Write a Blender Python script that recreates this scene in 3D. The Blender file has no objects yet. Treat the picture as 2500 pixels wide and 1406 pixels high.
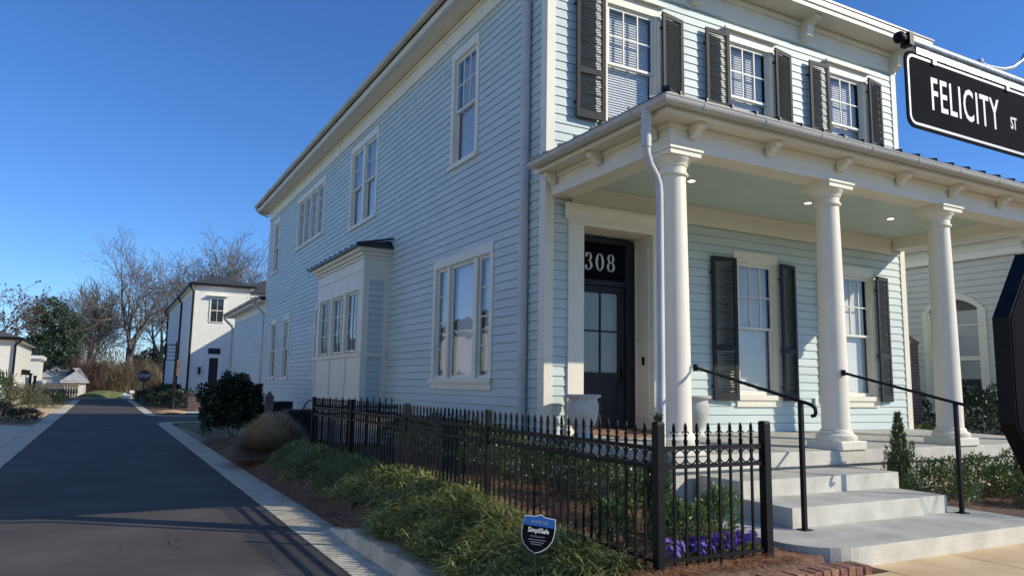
import bpy, bmesh, math, random
from mathutils import Vector, Matrix, noise as mnoise
scene = bpy.context.scene
col = scene.collection
R = math.radians
RD = random.Random(7)

# ---------------------------------------------------------------- materials
def nmat(name):
    m = bpy.data.materials.new(name); m.use_nodes = True
    nt = m.node_tree; b = nt.nodes['Principled BSDF']
    return m, nt, b
def setc(b, c, rough, metal=0.0, spec=None):
    b.inputs['Base Color'].default_value = (c[0], c[1], c[2], 1)
    b.inputs['Roughness'].default_value = rough
    b.inputs['Metallic'].default_value = metal
    if spec is not None: b.inputs['Specular IOR Level'].default_value = spec
def node(nt, t, **kw):
    n = nt.nodes.new(t)
    for k, v in kw.items(): setattr(n, k, v)
    return n
def noise_mat(name, c1, c2, scale=3.0, rough=0.6, detail=6, bump=0.0, bscale=None, metal=0.0, stretch=(1,1,1), lo=0.35, hi=0.65, island=0.0, spec=None, trans=0.0):
    m, nt, b = nmat(name); setc(b, c1, rough, metal, spec)
    tc = node(nt, 'ShaderNodeTexCoord'); mp = node(nt, 'ShaderNodeMapping'); mp.inputs['Scale'].default_value = stretch
    nt.links.new(tc.outputs['Object'], mp.inputs['Vector'])
    nz = node(nt, 'ShaderNodeTexNoise'); nz.inputs['Scale'].default_value = scale; nz.inputs['Detail'].default_value = detail
    nt.links.new(mp.outputs['Vector'], nz.inputs['Vector'])
    rp = node(nt, 'ShaderNodeValToRGB'); rp.color_ramp.elements[0].position = lo; rp.color_ramp.elements[1].position = hi
    rp.color_ramp.elements[0].color = (*c1, 1); rp.color_ramp.elements[1].color = (*c2, 1)
    nt.links.new(nz.outputs['Fac'], rp.inputs['Fac'])
    out = rp.outputs['Color']
    if island:
        g = node(nt, 'ShaderNodeNewGeometry'); hs = node(nt, 'ShaderNodeHueSaturation')
        mr = node(nt, 'ShaderNodeMapRange'); mr.inputs['To Min'].default_value = 1 - island; mr.inputs['To Max'].default_value = 1 + island
        mh = node(nt, 'ShaderNodeMapRange'); mh.inputs['To Min'].default_value = .5 - island * .05; mh.inputs['To Max'].default_value = .5 + island * .04
        nt.links.new(g.outputs['Random Per Island'], mr.inputs['Value']); nt.links.new(mr.outputs['Result'], hs.inputs['Value'])
        nt.links.new(g.outputs['Random Per Island'], mh.inputs['Value']); nt.links.new(mh.outputs['Result'], hs.inputs['Hue'])
        nt.links.new(out, hs.inputs['Color']); out = hs.outputs['Color']
    nt.links.new(out, b.inputs['Base Color'])
    if bump:
        n2 = node(nt, 'ShaderNodeTexNoise'); n2.inputs['Scale'].default_value = bscale or scale * 8; n2.inputs['Detail'].default_value = 8
        nt.links.new(mp.outputs['Vector'], n2.inputs['Vector'])
        bp = node(nt, 'ShaderNodeBump'); bp.inputs['Strength'].default_value = bump; bp.inputs['Distance'].default_value = 0.02
        nt.links.new(n2.outputs['Fac'], bp.inputs['Height']); nt.links.new(bp.outputs['Normal'], b.inputs['Normal'])
    if trans:
        tr = node(nt, 'ShaderNodeBsdfTranslucent'); mx = node(nt, 'ShaderNodeMixShader'); mx.inputs[0].default_value = trans
        nt.links.new(out, tr.inputs['Color']); o = nt.nodes['Material Output']
        nt.links.new(b.outputs[0], mx.inputs[1]); nt.links.new(tr.outputs[0], mx.inputs[2]); nt.links.new(mx.outputs[0], o.inputs['Surface'])
    return m
def plain(name, c, rough=0.5, metal=0.0, spec=None):
    k = .93
    return noise_mat(name, tuple(x * k for x in c), c, 5, rough, metal=metal, spec=spec, bump=.03, bscale=60)

M = {}
M['siding'] = noise_mat('aqua_paint', (.515, .60, .555), (.58, .665, .615), .9, .55, bump=.08, bscale=30, stretch=(1, 1, 3))
M['siding_front'] = M['siding']
M['trim'] = noise_mat('cream_trim_paint', (.79, .735, .585), (.84, .785, .63), 2.0, .5, bump=.05, bscale=25)
M['trim2'] = M['trim']
M['white'] = noise_mat('white_paint', (.77, .745, .64), (.82, .795, .69), 2.0, .5, bump=.04, bscale=25)
M['ceil'] = noise_mat('aqua_ceiling_paint', (.56, .68, .60), (.60, .72, .64), 2, .5)
M['shutter'] = noise_mat('charcoal_paint', (.024, .026, .028), (.033, .034, .036), 6, .6, bump=.05, spec=.2)
M['metal_gutter'] = noise_mat('weathered_gutter', (.44, .43, .39), (.58, .565, .51), 2.5, .5, metal=.1, bump=.05, stretch=(.3, .3, 1))
M['downspout'] = noise_mat('painted_downspout', (.54, .53, .50), (.62, .61, .57), 3, .5)
M['roof_metal'] = noise_mat('dark_metal_roof', (.022, .024, .028), (.035, .037, .042), 3, .35, metal=.4)
M['shingle'] = noise_mat('dark_shingles', (.035, .036, .040), (.062, .062, .066), 9, .9, bump=.4, bscale=40)
M['shingle_brown'] = noise_mat('brown_shingles', (.06, .052, .052), (.10, .09, .09), 7, .9, bump=.4, bscale=40, stretch=(1, 1, 4))
M['black'] = noise_mat('black_iron', (.004, .0043, .005), (.008, .0085, .0095), 14, .5, bump=.12, bscale=60, spec=.22)
M['black_matte'] = noise_mat('black_plastic', (.010, .011, .014), (.016, .017, .020), 8, .55)
M['door'] = noise_mat('navy_door_paint', (.014, .016, .020), (.020, .022, .027), 4, .5, spec=.25)
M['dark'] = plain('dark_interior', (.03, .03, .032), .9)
M['blind'] = plain('blind_slats', (.86, .86, .83), .6)
M['frost'] = noise_mat('frosted_glass', (.23, .28, .27), (.27, .32, .30), 2, .25)
M['concrete'] = noise_mat('painted_concrete_steps', (.53, .505, .41), (.68, .65, .54), 3.2, .8, bump=.22, bscale=35)
M['tread'] = noise_mat('grey_porch_paint', (.40, .39, .325), (.54, .53, .45), 2.4, .7, bump=.15, bscale=30)
M['sidewalk'] = noise_mat('tan_concrete', (.60, .42, .22), (.74, .55, .32), 2.0, .85, bump=.25, bscale=50)
M['pan'] = noise_mat('gutter_pan_concrete', (.50, .44, .31), (.70, .63, .46), 3.0, .85, bump=.25, bscale=40)
M['foundation'] = noise_mat('painted_foundation', (.40, .42, .43), (.47, .49, .50), 2.0, .8, bump=.2)
M['galv'] = noise_mat('galvanised_steel', (.33, .36, .38), (.50, .53, .55), 30, .35, metal=.7, bump=.1, bscale=80)
M['terracotta'] = noise_mat('aged_urn_plaster', (.42, .405, .37), (.60, .585, .54), 4, .8, bump=.25, bscale=30)
M['mulch'] = noise_mat('pine_straw_ground', (.085, .048, .028), (.23, .135, .08), 9, .95, bump=.9, bscale=40, lo=.3, hi=.7)
M['needle'] = noise_mat('pine_needles', (.36, .17, .08), (.58, .32, .16), 3, .8, island=.5, trans=.15)
M['liriope'] = noise_mat('liriope_blades', (.17, .20, .06), (.42, .44, .15), 1.6, .40, island=.7, trans=.35)
M['boxwood'] = noise_mat('boxwood_leaves', (.07, .11, .03), (.16, .21, .065), 2.2, .4, island=.45, trans=.25)
M['dark_leaf'] = noise_mat('holly_leaves', (.016, .032, .014), (.034, .056, .024), 3, .35, island=.4, trans=.08)
M['light_leaf'] = noise_mat('bright_green_leaves', (.10, .17, .045), (.17, .25, .08), 3, .45, island=.4, trans=.3)
M['juniper'] = noise_mat('juniper_needles', (.055, .085, .035), (.11, .15, .06), 4, .6, island=.45, trans=.15)
M['pansy'] = noise_mat('violet_petals', (.17, .09, .45), (.30, .20, .66), 9, .6, island=.4, trans=.3)
M['straw_grass'] = noise_mat('dry_grass_blades', (.40, .31, .20), (.58, .46, .30), 3, .7, island=.5, trans=.2)
M['bark'] = noise_mat('grey_bark', (.10, .085, .07), (.19, .165, .14), 3, .9, bump=.6, stretch=(3, 3, .6))
M['twig'] = noise_mat('twig_bark', (.11, .095, .08), (.20, .175, .145), 2, .9)
M['straw_green'] = noise_mat('dull_shrub_leaves', (.09, .09, .05), (.17, .165, .09), 3, .7, island=.4, trans=.15)
M['pine_leaf'] = noise_mat('pine_foliage', (.030, .055, .024), (.075, .11, .05), .35, .6, island=.5, trans=.1)
M['brush'] = noise_mat('thicket_twigs', (.13, .10, .065), (.24, .19, .115), .25, .9, island=.4, trans=.2)
M['brush_red'] = noise_mat('budding_twigs', (.10, .058, .048), (.17, .11, .085), .5, .9, island=.4, trans=.2)
M['dead_lawn'] = noise_mat('dormant_lawn', (.11, .095, .045), (.22, .18, .09), .5, .95, bump=.6, bscale=30)
M['lawn'] = noise_mat('field_grass', (.13, .15, .05), (.34, .29, .15), .18, .95, bump=.6, bscale=12)
M['winter'] = noise_mat('straw_coloured_lawn', (.26, .215, .12), (.38, .32, .19), .8, .95, bump=.6, bscale=20)
M['berm'] = noise_mat('green_mound_grass', (.09, .12, .035), (.17, .18, .07), 1.5, .95, bump=.6, bscale=12)
M['brown_post'] = noise_mat('brown_stone', (.12, .09, .07), (.20, .155, .12), 6, .85, bump=.3)
M['signblack'] = noise_mat('sign_black_sheeting', (.004, .005, .008), (.007, .008, .012), 5, .75, spec=.03)
M['signwhite'] = plain('sign_white_sheeting', (.80, .80, .78), .4)
M['signred'] = plain('stop_red', (.10, .02, .035), .4)
M['blue'] = plain('sign_blue', (.012, .10, .36), .4)
M['grey_text'] = plain('grey_print', (.30, .33, .38), .5)
M['number'] = plain('number_grey', (.62, .62, .60), .5)
M['mat_brown'] = noise_mat('coir_mat', (.25, .13, .07), (.36, .20, .12), 40, .95, bump=.5)
M['ac'] = noise_mat('dark_enclosure', (.010, .013, .020), (.018, .022, .030), 5, .6)
M['pale_roof'] = noise_mat('pale_roof', (.30, .30, .29), (.45, .45, .43), 1.5, .8)
M['roof_grey'] = noise_mat('grey_shingle_far', (.085, .09, .088), (.13, .135, .13), .6, .9, bump=.2)
M['tan_mound'] = noise_mat('tan_sand', (.34, .22, .11), (.50, .35, .18), 1.5, .95, bump=.4)

def brick_mat(name, c1, c2, mortar, scale, bw=.5, rh=.25):
    m, nt, b = nmat(name); setc(b, c1, .9)
    tc = node(nt, 'ShaderNodeTexCoord'); sp = node(nt, 'ShaderNodeSeparateXYZ'); cb = node(nt, 'ShaderNodeCombineXYZ'); ad = node(nt, 'ShaderNodeMath')
    nt.links.new(tc.outputs['Object'], sp.inputs[0]); nt.links.new(sp.outputs['X'], ad.inputs[0]); nt.links.new(sp.outputs['Y'], ad.inputs[1])
    nt.links.new(ad.outputs[0], cb.inputs['X']); nt.links.new(sp.outputs['Z'], cb.inputs['Y'])
    br = node(nt, 'ShaderNodeTexBrick'); br.inputs['Scale'].default_value = scale
    br.inputs['Color1'].default_value = (*c1, 1); br.inputs['Color2'].default_value = (*c2, 1); br.inputs['Mortar'].default_value = (*mortar, 1)
    br.inputs['Brick Width'].default_value = bw; br.inputs['Row Height'].default_value = rh; br.inputs['Mortar Size'].default_value = .012
    nt.links.new(cb.outputs[0], br.inputs['Vector']); nt.links.new(br.outputs['Color'], b.inputs['Base Color'])
    bp = node(nt, 'ShaderNodeBump'); bp.inputs['Strength'].default_value = .5; bp.inputs['Distance'].default_value = .02
    nt.links.new(br.outputs['Fac'], bp.inputs['Height']); bp.invert = True; nt.links.new(bp.outputs['Normal'], b.inputs['Normal'])
    return m
M['brick'] = brick_mat('brown_brick', (.13, .07, .05), (.20, .11, .08), (.22, .19, .16), 1.0, .21, .075)
M['brick_edge'] = noise_mat('edging_brick', (.20, .095, .06), (.33, .17, .11), 14, .9, bump=.8, bscale=40, island=.3)
M['white_brick'] = brick_mat('white_painted_brick', (.76, .75, .70), (.80, .79, .74), (.62, .61, .57), 1.0, .21, .075)

def asphalt():
    m, nt, b = nmat('asphalt'); setc(b, (.03, .03, .032), .8)
    tc = node(nt, 'ShaderNodeTexCoord')
    n1 = node(nt, 'ShaderNodeTexNoise'); n1.inputs['Scale'].default_value = .7; n1.inputs['Detail'].default_value = 7
    n2 = node(nt, 'ShaderNodeTexNoise'); n2.inputs['Scale'].default_value = 70; n2.inputs['Detail'].default_value = 8; n2.inputs['Roughness'].default_value = .8
    n3 = node(nt, 'ShaderNodeTexNoise'); n3.inputs['Scale'].default_value = 1.6; n3.inputs['Detail'].default_value = 8
    mp = node(nt, 'ShaderNodeMapping'); mp.inputs['Scale'].default_value = (.6, 2.2, 1)
    nt.links.new(tc.outputs['Object'], mp.inputs[0]); nt.links.new(mp.outputs[0], n3.inputs['Vector'])
    for n in (n1, n2): nt.links.new(tc.outputs['Object'], n.inputs['Vector'])
    r1 = node(nt, 'ShaderNodeValToRGB'); r1.color_ramp.elements[0].position = .34; r1.color_ramp.elements[1].position = .70
    r1.color_ramp.elements[0].color = (.050, .044, .036, 1); r1.color_ramp.elements[1].color = (.092, .082, .066, 1)
    nt.links.new(n1.outputs['Fac'], r1.inputs[0])
    mx = node(nt, 'ShaderNodeMixRGB', blend_type='OVERLAY'); mx.inputs[0].default_value = .8
    nt.links.new(r1.outputs[0], mx.inputs[1]); nt.links.new(n2.outputs['Fac'], mx.inputs[2])
    r3 = node(nt, 'ShaderNodeValToRGB'); r3.color_ramp.elements[0].position = .56; r3.color_ramp.elements[1].position = .78
    r3.color_ramp.elements[0].color = (0, 0, 0, 1); r3.color_ramp.elements[1].color = (.55, .55, .55, 1)
    nt.links.new(n3.outputs['Fac'], r3.inputs[0])
    m2 = node(nt, 'ShaderNodeMixRGB'); m2.inputs[2].default_value = (.12, .115, .105, 1)
    nt.links.new(r3.outputs[0], m2.inputs[0]); nt.links.new(mx.outputs[0], m2.inputs[1]); nt.links.new(m2.outputs[0], b.inputs['Base Color'])
    bp = node(nt, 'ShaderNodeBump'); bp.inputs['Strength'].default_value = .5; bp.inputs['Distance'].default_value = .01
    nt.links.new(n2.outputs['Fac'], bp.inputs['Height']); nt.links.new(bp.outputs['Normal'], b.inputs['Normal'])
    return m
M['asphalt'] = asphalt()
def glassmat():
    m = bpy.data.materials.new('window_glass'); m.use_nodes = True; nt = m.node_tree; nt.nodes.clear()
    o = node(nt, 'ShaderNodeOutputMaterial'); mx = node(nt, 'ShaderNodeMixShader'); tr = node(nt, 'ShaderNodeBsdfTransparent')
    tr.inputs['Color'].default_value = (.95, .96, .96, 1)
    gl = node(nt, 'ShaderNodeBsdfGlossy'); gl.inputs['Roughness'].default_value = .02
    lw = node(nt, 'ShaderNodeLayerWeight'); lw.inputs['Blend'].default_value = .5
    pw = node(nt, 'ShaderNodeMath', operation='POWER'); pw.inputs[1].default_value = 3.2; nt.links.new(lw.outputs['Facing'], pw.inputs[0])
    mr = node(nt, 'ShaderNodeMapRange'); mr.inputs['To Min'].default_value = .06; mr.inputs['To Max'].default_value = .95
    nt.links.new(pw.outputs[0], mr.inputs['Value'])
    nz = node(nt, 'ShaderNodeTexNoise'); nz.inputs['Scale'].default_value = 1.3; tc = node(nt, 'ShaderNodeTexCoord'); bp = node(nt, 'ShaderNodeBump')
    bp.inputs['Strength'].default_value = .25; bp.inputs['Distance'].default_value = .02
    nt.links.new(tc.outputs['Object'], nz.inputs['Vector']); nt.links.new(nz.outputs['Fac'], bp.inputs['Height']); nt.links.new(bp.outputs[0], gl.inputs['Normal'])
    nt.links.new(mr.outputs[0], mx.inputs[0]); nt.links.new(tr.outputs[0], mx.inputs[1]); nt.links.new(gl.outputs[0], mx.inputs[2]); nt.links.new(mx.outputs[0], o.inputs['Surface'])
    return m
M['glass'] = glassmat()
def emit(name, c, s):
    m, nt, b = nmat(name); b.inputs['Emission Color'].default_value = (*c, 1); b.inputs['Emission Strength'].default_value = s; return m
M['lamp'] = emit('lit_lens', (1, .82, .6), 2.2)

# ---------------------------------------------------------------- mesh builder
class Fr:
    def __init__(s, o=(0, 0, 0), U=(1, 0, 0), N=(0, -1, 0), Z=(0, 0, 1)):
        s.o = Vector(o); s.U = Vector(U); s.N = Vector(N); s.Z = Vector(Z)
    def __call__(s, u, n, z): return s.o + s.U * u + s.N * n + s.Z * z
W = Fr((0, 0, 0), (1, 0, 0), (0, 1, 0))          # plain world frame
SIDE = Fr((6, 0, 0), (0, 1, 0), (-1, 0, 0))      # u = world Y, n = out of the side wall
FRONT = Fr((0, 10, 0), (1, 0, 0), (0, -1, 0))    # u = world X, n = out of the facade

def oriented(F, pts):
    n = (pts[1] - pts[0]).cross(pts[2] - pts[1])
    return pts if n.dot(F.N) > 0 else pts[::-1]
class MB:
    def __init__(s): s.v = []; s.f = []; s.mi = []; s.cur = 0
    def face(s, pts):
        i = len(s.v); s.v.extend([tuple(p) for p in pts]); s.f.append(tuple(range(i, i + len(pts)))); s.mi.append(s.cur)
    def addf(s, idx): s.f.append(tuple(idx)); s.mi.append(s.cur)
    def box(s, F, u0, u1, n0, n1, z0, z1):
        i = len(s.v)
        s.v.extend([tuple(F(u, n, z)) for z in (z0, z1) for n in (n0, n1) for u in (u0, u1)])
        for q in ((0, 2, 3, 1), (4, 5, 7, 6), (0, 1, 5, 4), (2, 6, 7, 3), (0, 4, 6, 2), (1, 3, 7, 5)): s.addf([i + k for k in q])
    def hexa(s, pts):
        i = len(s.v); s.v.extend([tuple(p) for p in pts])
        for q in ((0, 2, 3, 1), (4, 5, 7, 6), (0, 1, 5, 4), (2, 6, 7, 3), (0, 4, 6, 2), (1, 3, 7, 5)): s.addf([i + k for k in q])
    def extrude(s, prof, A, B, close=True):
        """profile points given as vectors-of-offset evaluated at end A and end B (two callables)"""
        n = len(prof); i = len(s.v)
        s.v.extend([tuple(A(*p)) for p in prof]); s.v.extend([tuple(B(*p)) for p in prof])
        for k in range(n if close else n - 1):
            j = (k + 1) % n; s.addf([i + k, i + j, i + n + j, i + n + k])
        if close: s.addf([i + k for k in range(n)][::-1]); s.addf([i + n + k for k in range(n)])
    def tube(s, pts, rads, seg=8, cap=True):
        pts = [Vector(p) for p in pts]
        if not hasattr(rads, '__len__'): rads = [rads] * len(pts)
        i0 = len(s.v); prev = None
        for k, p in enumerate(pts):
            d = (pts[min(k + 1, len(pts) - 1)] - pts[max(k - 1, 0)])
            if d.length < 1e-9: d = Vector((0, 0, 1))
            d.normalize()
            if prev is None:
                a = d.cross(Vector((0, 0, 1)) if abs(d.z) < .9 else Vector((1, 0, 0))).normalized()
            else: a = (prev - d * prev.dot(d)).normalized()
            prev = a; b = d.cross(a)
            for q in range(seg):
                t = 2 * math.pi * q / seg
                s.v.append(tuple(p + (a * math.cos(t) + b * math.sin(t)) * rads[k]))
        for k in range(len(pts) - 1):
            for q in range(seg):
                w = (q + 1) % seg; s.addf([i0 + k * seg + q, i0 + k * seg + w, i0 + (k + 1) * seg + w, i0 + (k + 1) * seg + q])
        if cap:
            s.addf([i0 + q for q in range(seg)][::-1]); s.addf([i0 + (len(pts) - 1) * seg + q for q in range(seg)])
    def lathe(s, c, prof, seg=24):
        i0 = len(s.v)
        for r, z in prof:
            for q in range(seg):
                t = 2 * math.pi * q / seg; s.v.append((c[0] + r * math.cos(t), c[1] + r * math.sin(t), c[2] + z))
        for k in range(len(prof) - 1):
            for q in range(seg):
                w = (q + 1) % seg; s.addf([i0 + k * seg + q, i0 + k * seg + w, i0 + (k + 1) * seg + w, i0 + (k + 1) * seg + q])
        s.addf([i0 + q for q in range(seg)][::-1]); s.addf([i0 + (len(prof) - 1) * seg + q for q in range(seg)])
    def torus(s, c, R_, r, axis, seg=20, ps=6):
        """ring in the plane normal to axis"""
        ax = Vector(axis).normalized(); a = ax.cross(Vector((0, 0, 1)));
        a = a.normalized() if a.length > .1 else Vector((1, 0, 0)); b = ax.cross(a); c = Vector(c); i0 = len(s.v)
        for k in range(seg):
            t = 2 * math.pi * k / seg; d = a * math.cos(t) + b * math.sin(t)
            for q in range(ps):
                w = 2 * math.pi * q / ps + math.pi / 4; s.v.append(tuple(c + d * (R_ + r * math.cos(w)) + ax * (r * 1.6 * math.sin(w))))
        for k in range(seg):
            for q in range(ps):
                k2 = (k + 1) % seg; q2 = (q + 1) % ps
                s.addf([i0 + k * ps + q, i0 + k2 * ps + q, i0 + k2 * ps + q2, i0 + k * ps + q2])
    def leaf(s, c, d, n, L, w):
        d = d.normalized(); a = d.cross(n)
        if a.length < 1e-3: a = d.cross(Vector((1, .3, .2)))
        a.normalize()
        s.face([c, c + d * L * .45 + a * w * .5, c + d * L, c + d * L * .45 - a * w * .5])
    def build(s, name, mat, parent=None, smooth=False, fix=True, bevel=0, loc=None):
        me = bpy.data.meshes.new(name)
        off = Vector(loc) if loc is not None else None
        vs = [(v[0] - off.x, v[1] - off.y, v[2] - off.z) for v in s.v] if off is not None else s.v
        me.from_pydata(vs, [], s.f)
        mats = mat if isinstance(mat, (list, tuple)) else [mat]
        for m in mats: me.materials.append(m)
        if len(mats) > 1: me.polygons.foreach_set('material_index', s.mi)
        if fix:
            bm = bmesh.new(); bm.from_mesh(me); bmesh.ops.recalc_face_normals(bm, faces=bm.faces)
            bm.to_mesh(me); bm.free()
        if smooth:
            me.polygons.foreach_set('use_smooth', [True] * len(me.polygons))
            try: me.set_sharp_from_angle(angle=R(40))
            except Exception: pass
        me.update()
        o = bpy.data.objects.new(name, me); col.objects.link(o)
        if bevel:
            md = o.modifiers.new('bevel', 'BEVEL'); md.width = bevel; md.segments = 2; md.limit_method = 'ANGLE'
        if parent is not None: o.parent = parent
        if off is not None: o.location = off
        return o

def tag(o, label=None, cat=None, group=None, kind=None):
    if label: o['label'] = label
    if cat: o['category'] = cat
    if group: o['group'] = group
    if kind: o['kind'] = kind
    return o
def thing(name, label, cat, group=None, loc=None):
    o = bpy.data.objects.new(name, None); col.objects.link(o); o.empty_display_size = .2
    tag(o, label, cat, group); return o
def copy_tree(o, parent=None):
    c = o.copy(); col.objects.link(c); c.parent = parent
    for ch in list(o.children): copy_tree(ch, c)
    return c

# ---------------------------------------------------------------- siding / windows
def siding(mb, F, u0, u1, z0, z1, openings=(), e=.152, t=.017, fu=None):
    """clapboards; fu(z) optionally limits (ua, ub) with height"""
    z = z0
    while z < z1 - 1e-4:
        zt = min(z + e, z1)
        cuts = {z, zt}
        for (a, b, c, d) in openings:
            for q in (c, d):
                if z < q < zt: cuts.add(q)
        cuts = sorted(cuts)
        nn = lambda q: .004 + t * (1 - (q - z) / e)
        for k in range(len(cuts) - 1):
            ca, cb = cuts[k], cuts[k + 1]; mid = (ca + cb) / 2
            iv = [(u0, u1)]
            for (a, b, c, d) in openings:
                if c < mid < d:
                    new = []
                    for (p, q) in iv:
                        if b <= p or a >= q: new.append((p, q)); continue
                        if a > p: new.append((p, a))
                        if b < q: new.append((b, q))
                    iv = new
            ct = cb - (.006 if cb == zt and zt < z1 - 1e-4 else 0)
            for (p, q) in iv:
                mb.face([F(p, nn(ca), ca), F(q, nn(ca), ca), F(q, nn(ct), ct), F(p, nn(ct), ct)])
                if ca == z: mb.face([F(p, .0, ca), F(q, .0, ca), F(q, nn(ca), ca), F(p, nn(ca), ca)])
        z = zt

def window(parent, F, u0, u1, z0, z1, units, cw=.11, head=.16, crown=False, mat='trim', blinds=True, sill=.09, frame='white', depth=.10, apron=0, label=None, sill_ext=.03):
    """units: list of (ua, ub, kind, cols, rows). kind 'dh' double hung, 'fx' single casement/fixed"""
    c = MB()
    c.box(F, u0 - cw, u0, -.02, .034, z0, z1); c.box(F, u1, u1 + cw, -.02, .034, z0, z1)
    c.box(F, u0 - cw, u1 + cw, -.02, .040, z1, z1 + head)
    if crown: c.box(F, u0 - cw - .07, u1 + cw + .07, .0, .12, z1 + head, z1 + head + .045)
    c.box(F, u0 - cw - sill_ext, u1 + cw + sill_ext, -.1, .075, z0 - sill, z0)
    if apron: c.box(F, u0 - cw, u1 + cw, 0, .045, z0 - sill - apron, z0 - sill)
    for (a, b) in ((u0, u0 + .02), (u1 - .02, u1)): c.box(F, a, b, -depth, .0, z0, z1)
    c.box(F, u0 + .02, u1 - .02, -depth, .0, z1 - .02, z1)
    for k in range(len(units) - 1): c.box(F, units[k][1], units[k + 1][0], -depth, .022, z0, z1 - .02)
    w = c.build('window', M[mat], parent)
    if label: w['label'] = label
    s = MB(); g = MB(); bl = MB(); dk = MB()
    for (a, b, kind, nc, nr) in units:
        a += .021; b -= .021; fw = .045
        def sash(za, zb, n0, cols, rows, fb=None):
            fb = fb or fw
            s.box(F, a, a + fw, n0, n0 + .035, za, zb); s.box(F, b - fw, b, n0, n0 + .035, za, zb)
            s.box(F, a + fw, b - fw, n0, n0 + .035, za, za + fb); s.box(F, a + fw, b - fw, n0, n0 + .035, zb - fw, zb)
            for i in range(1, cols):
                x = a + fw + (b - a - 2 * fw) * i / cols; s.box(F, x - .011, x + .011, n0 + .006, n0 + .034, za + fb, zb - fw)
            for j in range(1, rows):
                y = za + fb + (zb - za - fw - fb) * j / rows; s.box(F, a + fw, b - fw, n0 + .008, n0 + .032, y - .011, y + .011)
            g.face(oriented(F, [F(a + fw, n0 + .015, za + fb), F(b - fw, n0 + .015, za + fb), F(b - fw, n0 + .015, zb - fw), F(a + fw, n0 + .015, zb - fw)]))
        if kind == 'dh':
            zm = (z0 + z1) / 2
            sash(zm - .02, z1 - .021, -.05, nc, nr); sash(z0 + .001, zm + .025, -.09, 1, 1, .07)
        else: sash(z0 + .001, z1 - .021, -.06, nc, nr, .06)
        if blinds:
            zz = z0 + .06
            while zz < z1 - .05:
                bl.face([F(a + .03, -.130, zz), F(b - .03, -.130, zz), F(b - .03, -.152, zz + .050), F(a + .03, -.152, zz + .050)]); zz += .047
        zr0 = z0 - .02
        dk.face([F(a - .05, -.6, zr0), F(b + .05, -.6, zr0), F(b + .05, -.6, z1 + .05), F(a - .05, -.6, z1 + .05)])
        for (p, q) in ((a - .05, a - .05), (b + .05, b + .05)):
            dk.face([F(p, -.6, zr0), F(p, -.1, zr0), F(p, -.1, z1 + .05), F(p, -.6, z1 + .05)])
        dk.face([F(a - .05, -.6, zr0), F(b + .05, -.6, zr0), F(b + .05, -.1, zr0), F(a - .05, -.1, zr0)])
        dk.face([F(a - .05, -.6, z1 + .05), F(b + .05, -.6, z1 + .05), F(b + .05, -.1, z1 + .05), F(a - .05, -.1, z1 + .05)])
    s.build('sash', M[frame], w); g.build('pane', M['glass'], w, fix=False)
    if bl.f: bl.build('blind', M['blind'], w, fix=False)
    dk.build('interior', M['dark'], w, fix=False)
    return w

def shutter(parent, P0, P1, z0, z1, n_in, label=None):
    """louvred panel between plan points P0 and P1"""
    P0 = Vector((*P0, 0)); P1 = Vector((*P1, 0)); U = (P1 - P0); L = U.length; U.normalize(); N = Vector((U.y, -U.x, 0))
    F = Fr(P0, U, N); s = MB(); st = .07; zm = z0 + (z1 - z0) * .36
    s.box(F, 0, st, -.018, .018, z0, z1); s.box(F, L - st, L, -.018, .018, z0, z1)
    for (a, b) in ((z0, z0 + .13), (zm - .05, zm + .05), (z1 - .08, z1)): s.box(F, st, L - st, -.017, .017, a, b)
    for (a, b) in ((z0 + .13, zm - .05), (zm + .05, z1 - .08)):
        n = int((b - a) / .042)
        for i in range(n):
            z = a + (b - a) * (i + .5) / n
            s.hexa([F(u, nn, zz) for (zz, sg) in ((z - .004, 0), (z + .004, 1)) for (nn, dz) in ((.018, -.016), (-.018, .016)) for u in (st, L - st) for zz in [zz + dz]])
    hs = []
    for z in (z0 + .25, z1 - .3): h = MB(); h.box(F, -.02, .05, -.05, -.018, z - .015, z + .015); hs.append(h)
    o = s.build('shutter', M['shutter'], parent)
    for h in hs: h.build('hinge', M['black'], o)
    if label: o['label'] = label
    return o

def gutter(mb, A, B, r=.075, rings=1.0, mA=0, mB=0):
    A = Vector(A); B = Vector(B); d = (B - A).normalized(); out = d.cross(Vector((0, 0, 1))).normalized()
    prof = [(r * math.cos(t), r * math.sin(t)) for t in [math.pi + math.pi * k / 10 for k in range(11)]]
    inner = [(x * .9, y * .9) for x, y in prof][::-1]
    P = prof + inner
    mb.extrude(P, lambda a, b: A + out * a - d * a * mA + Vector((0, 0, b)), lambda a, b: B + out * a + d * a * mB + Vector((0, 0, b)))
    for E_, mm_ in ((A + d * .003, mA), (B - d * .003, mB)):
        if not mm_: mb.face([E_ + out * a + Vector((0, 0, b)) for a, b in prof])
    mb.tube([A + out * r - d * r * mA, B + out * r + d * r * mB], .009, 6); mb.tube([A - out * r + d * r * mA, B - out * r - d * r * mB], .007, 6)
    L = (B - A).length; k = rings * .5
    while k < L:
        C = A + d * k
        P2 = [(x * 1.07, y * 1.07) for x, y in prof] + [(x * 1.0, y * 1.0) for x, y in prof][::-1]
        mb.extrude(P2, lambda a, b: C + out * a + Vector((0, 0, b)), lambda a, b: C + d * .025 + out * a + Vector((0, 0, b))); k += rings
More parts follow.
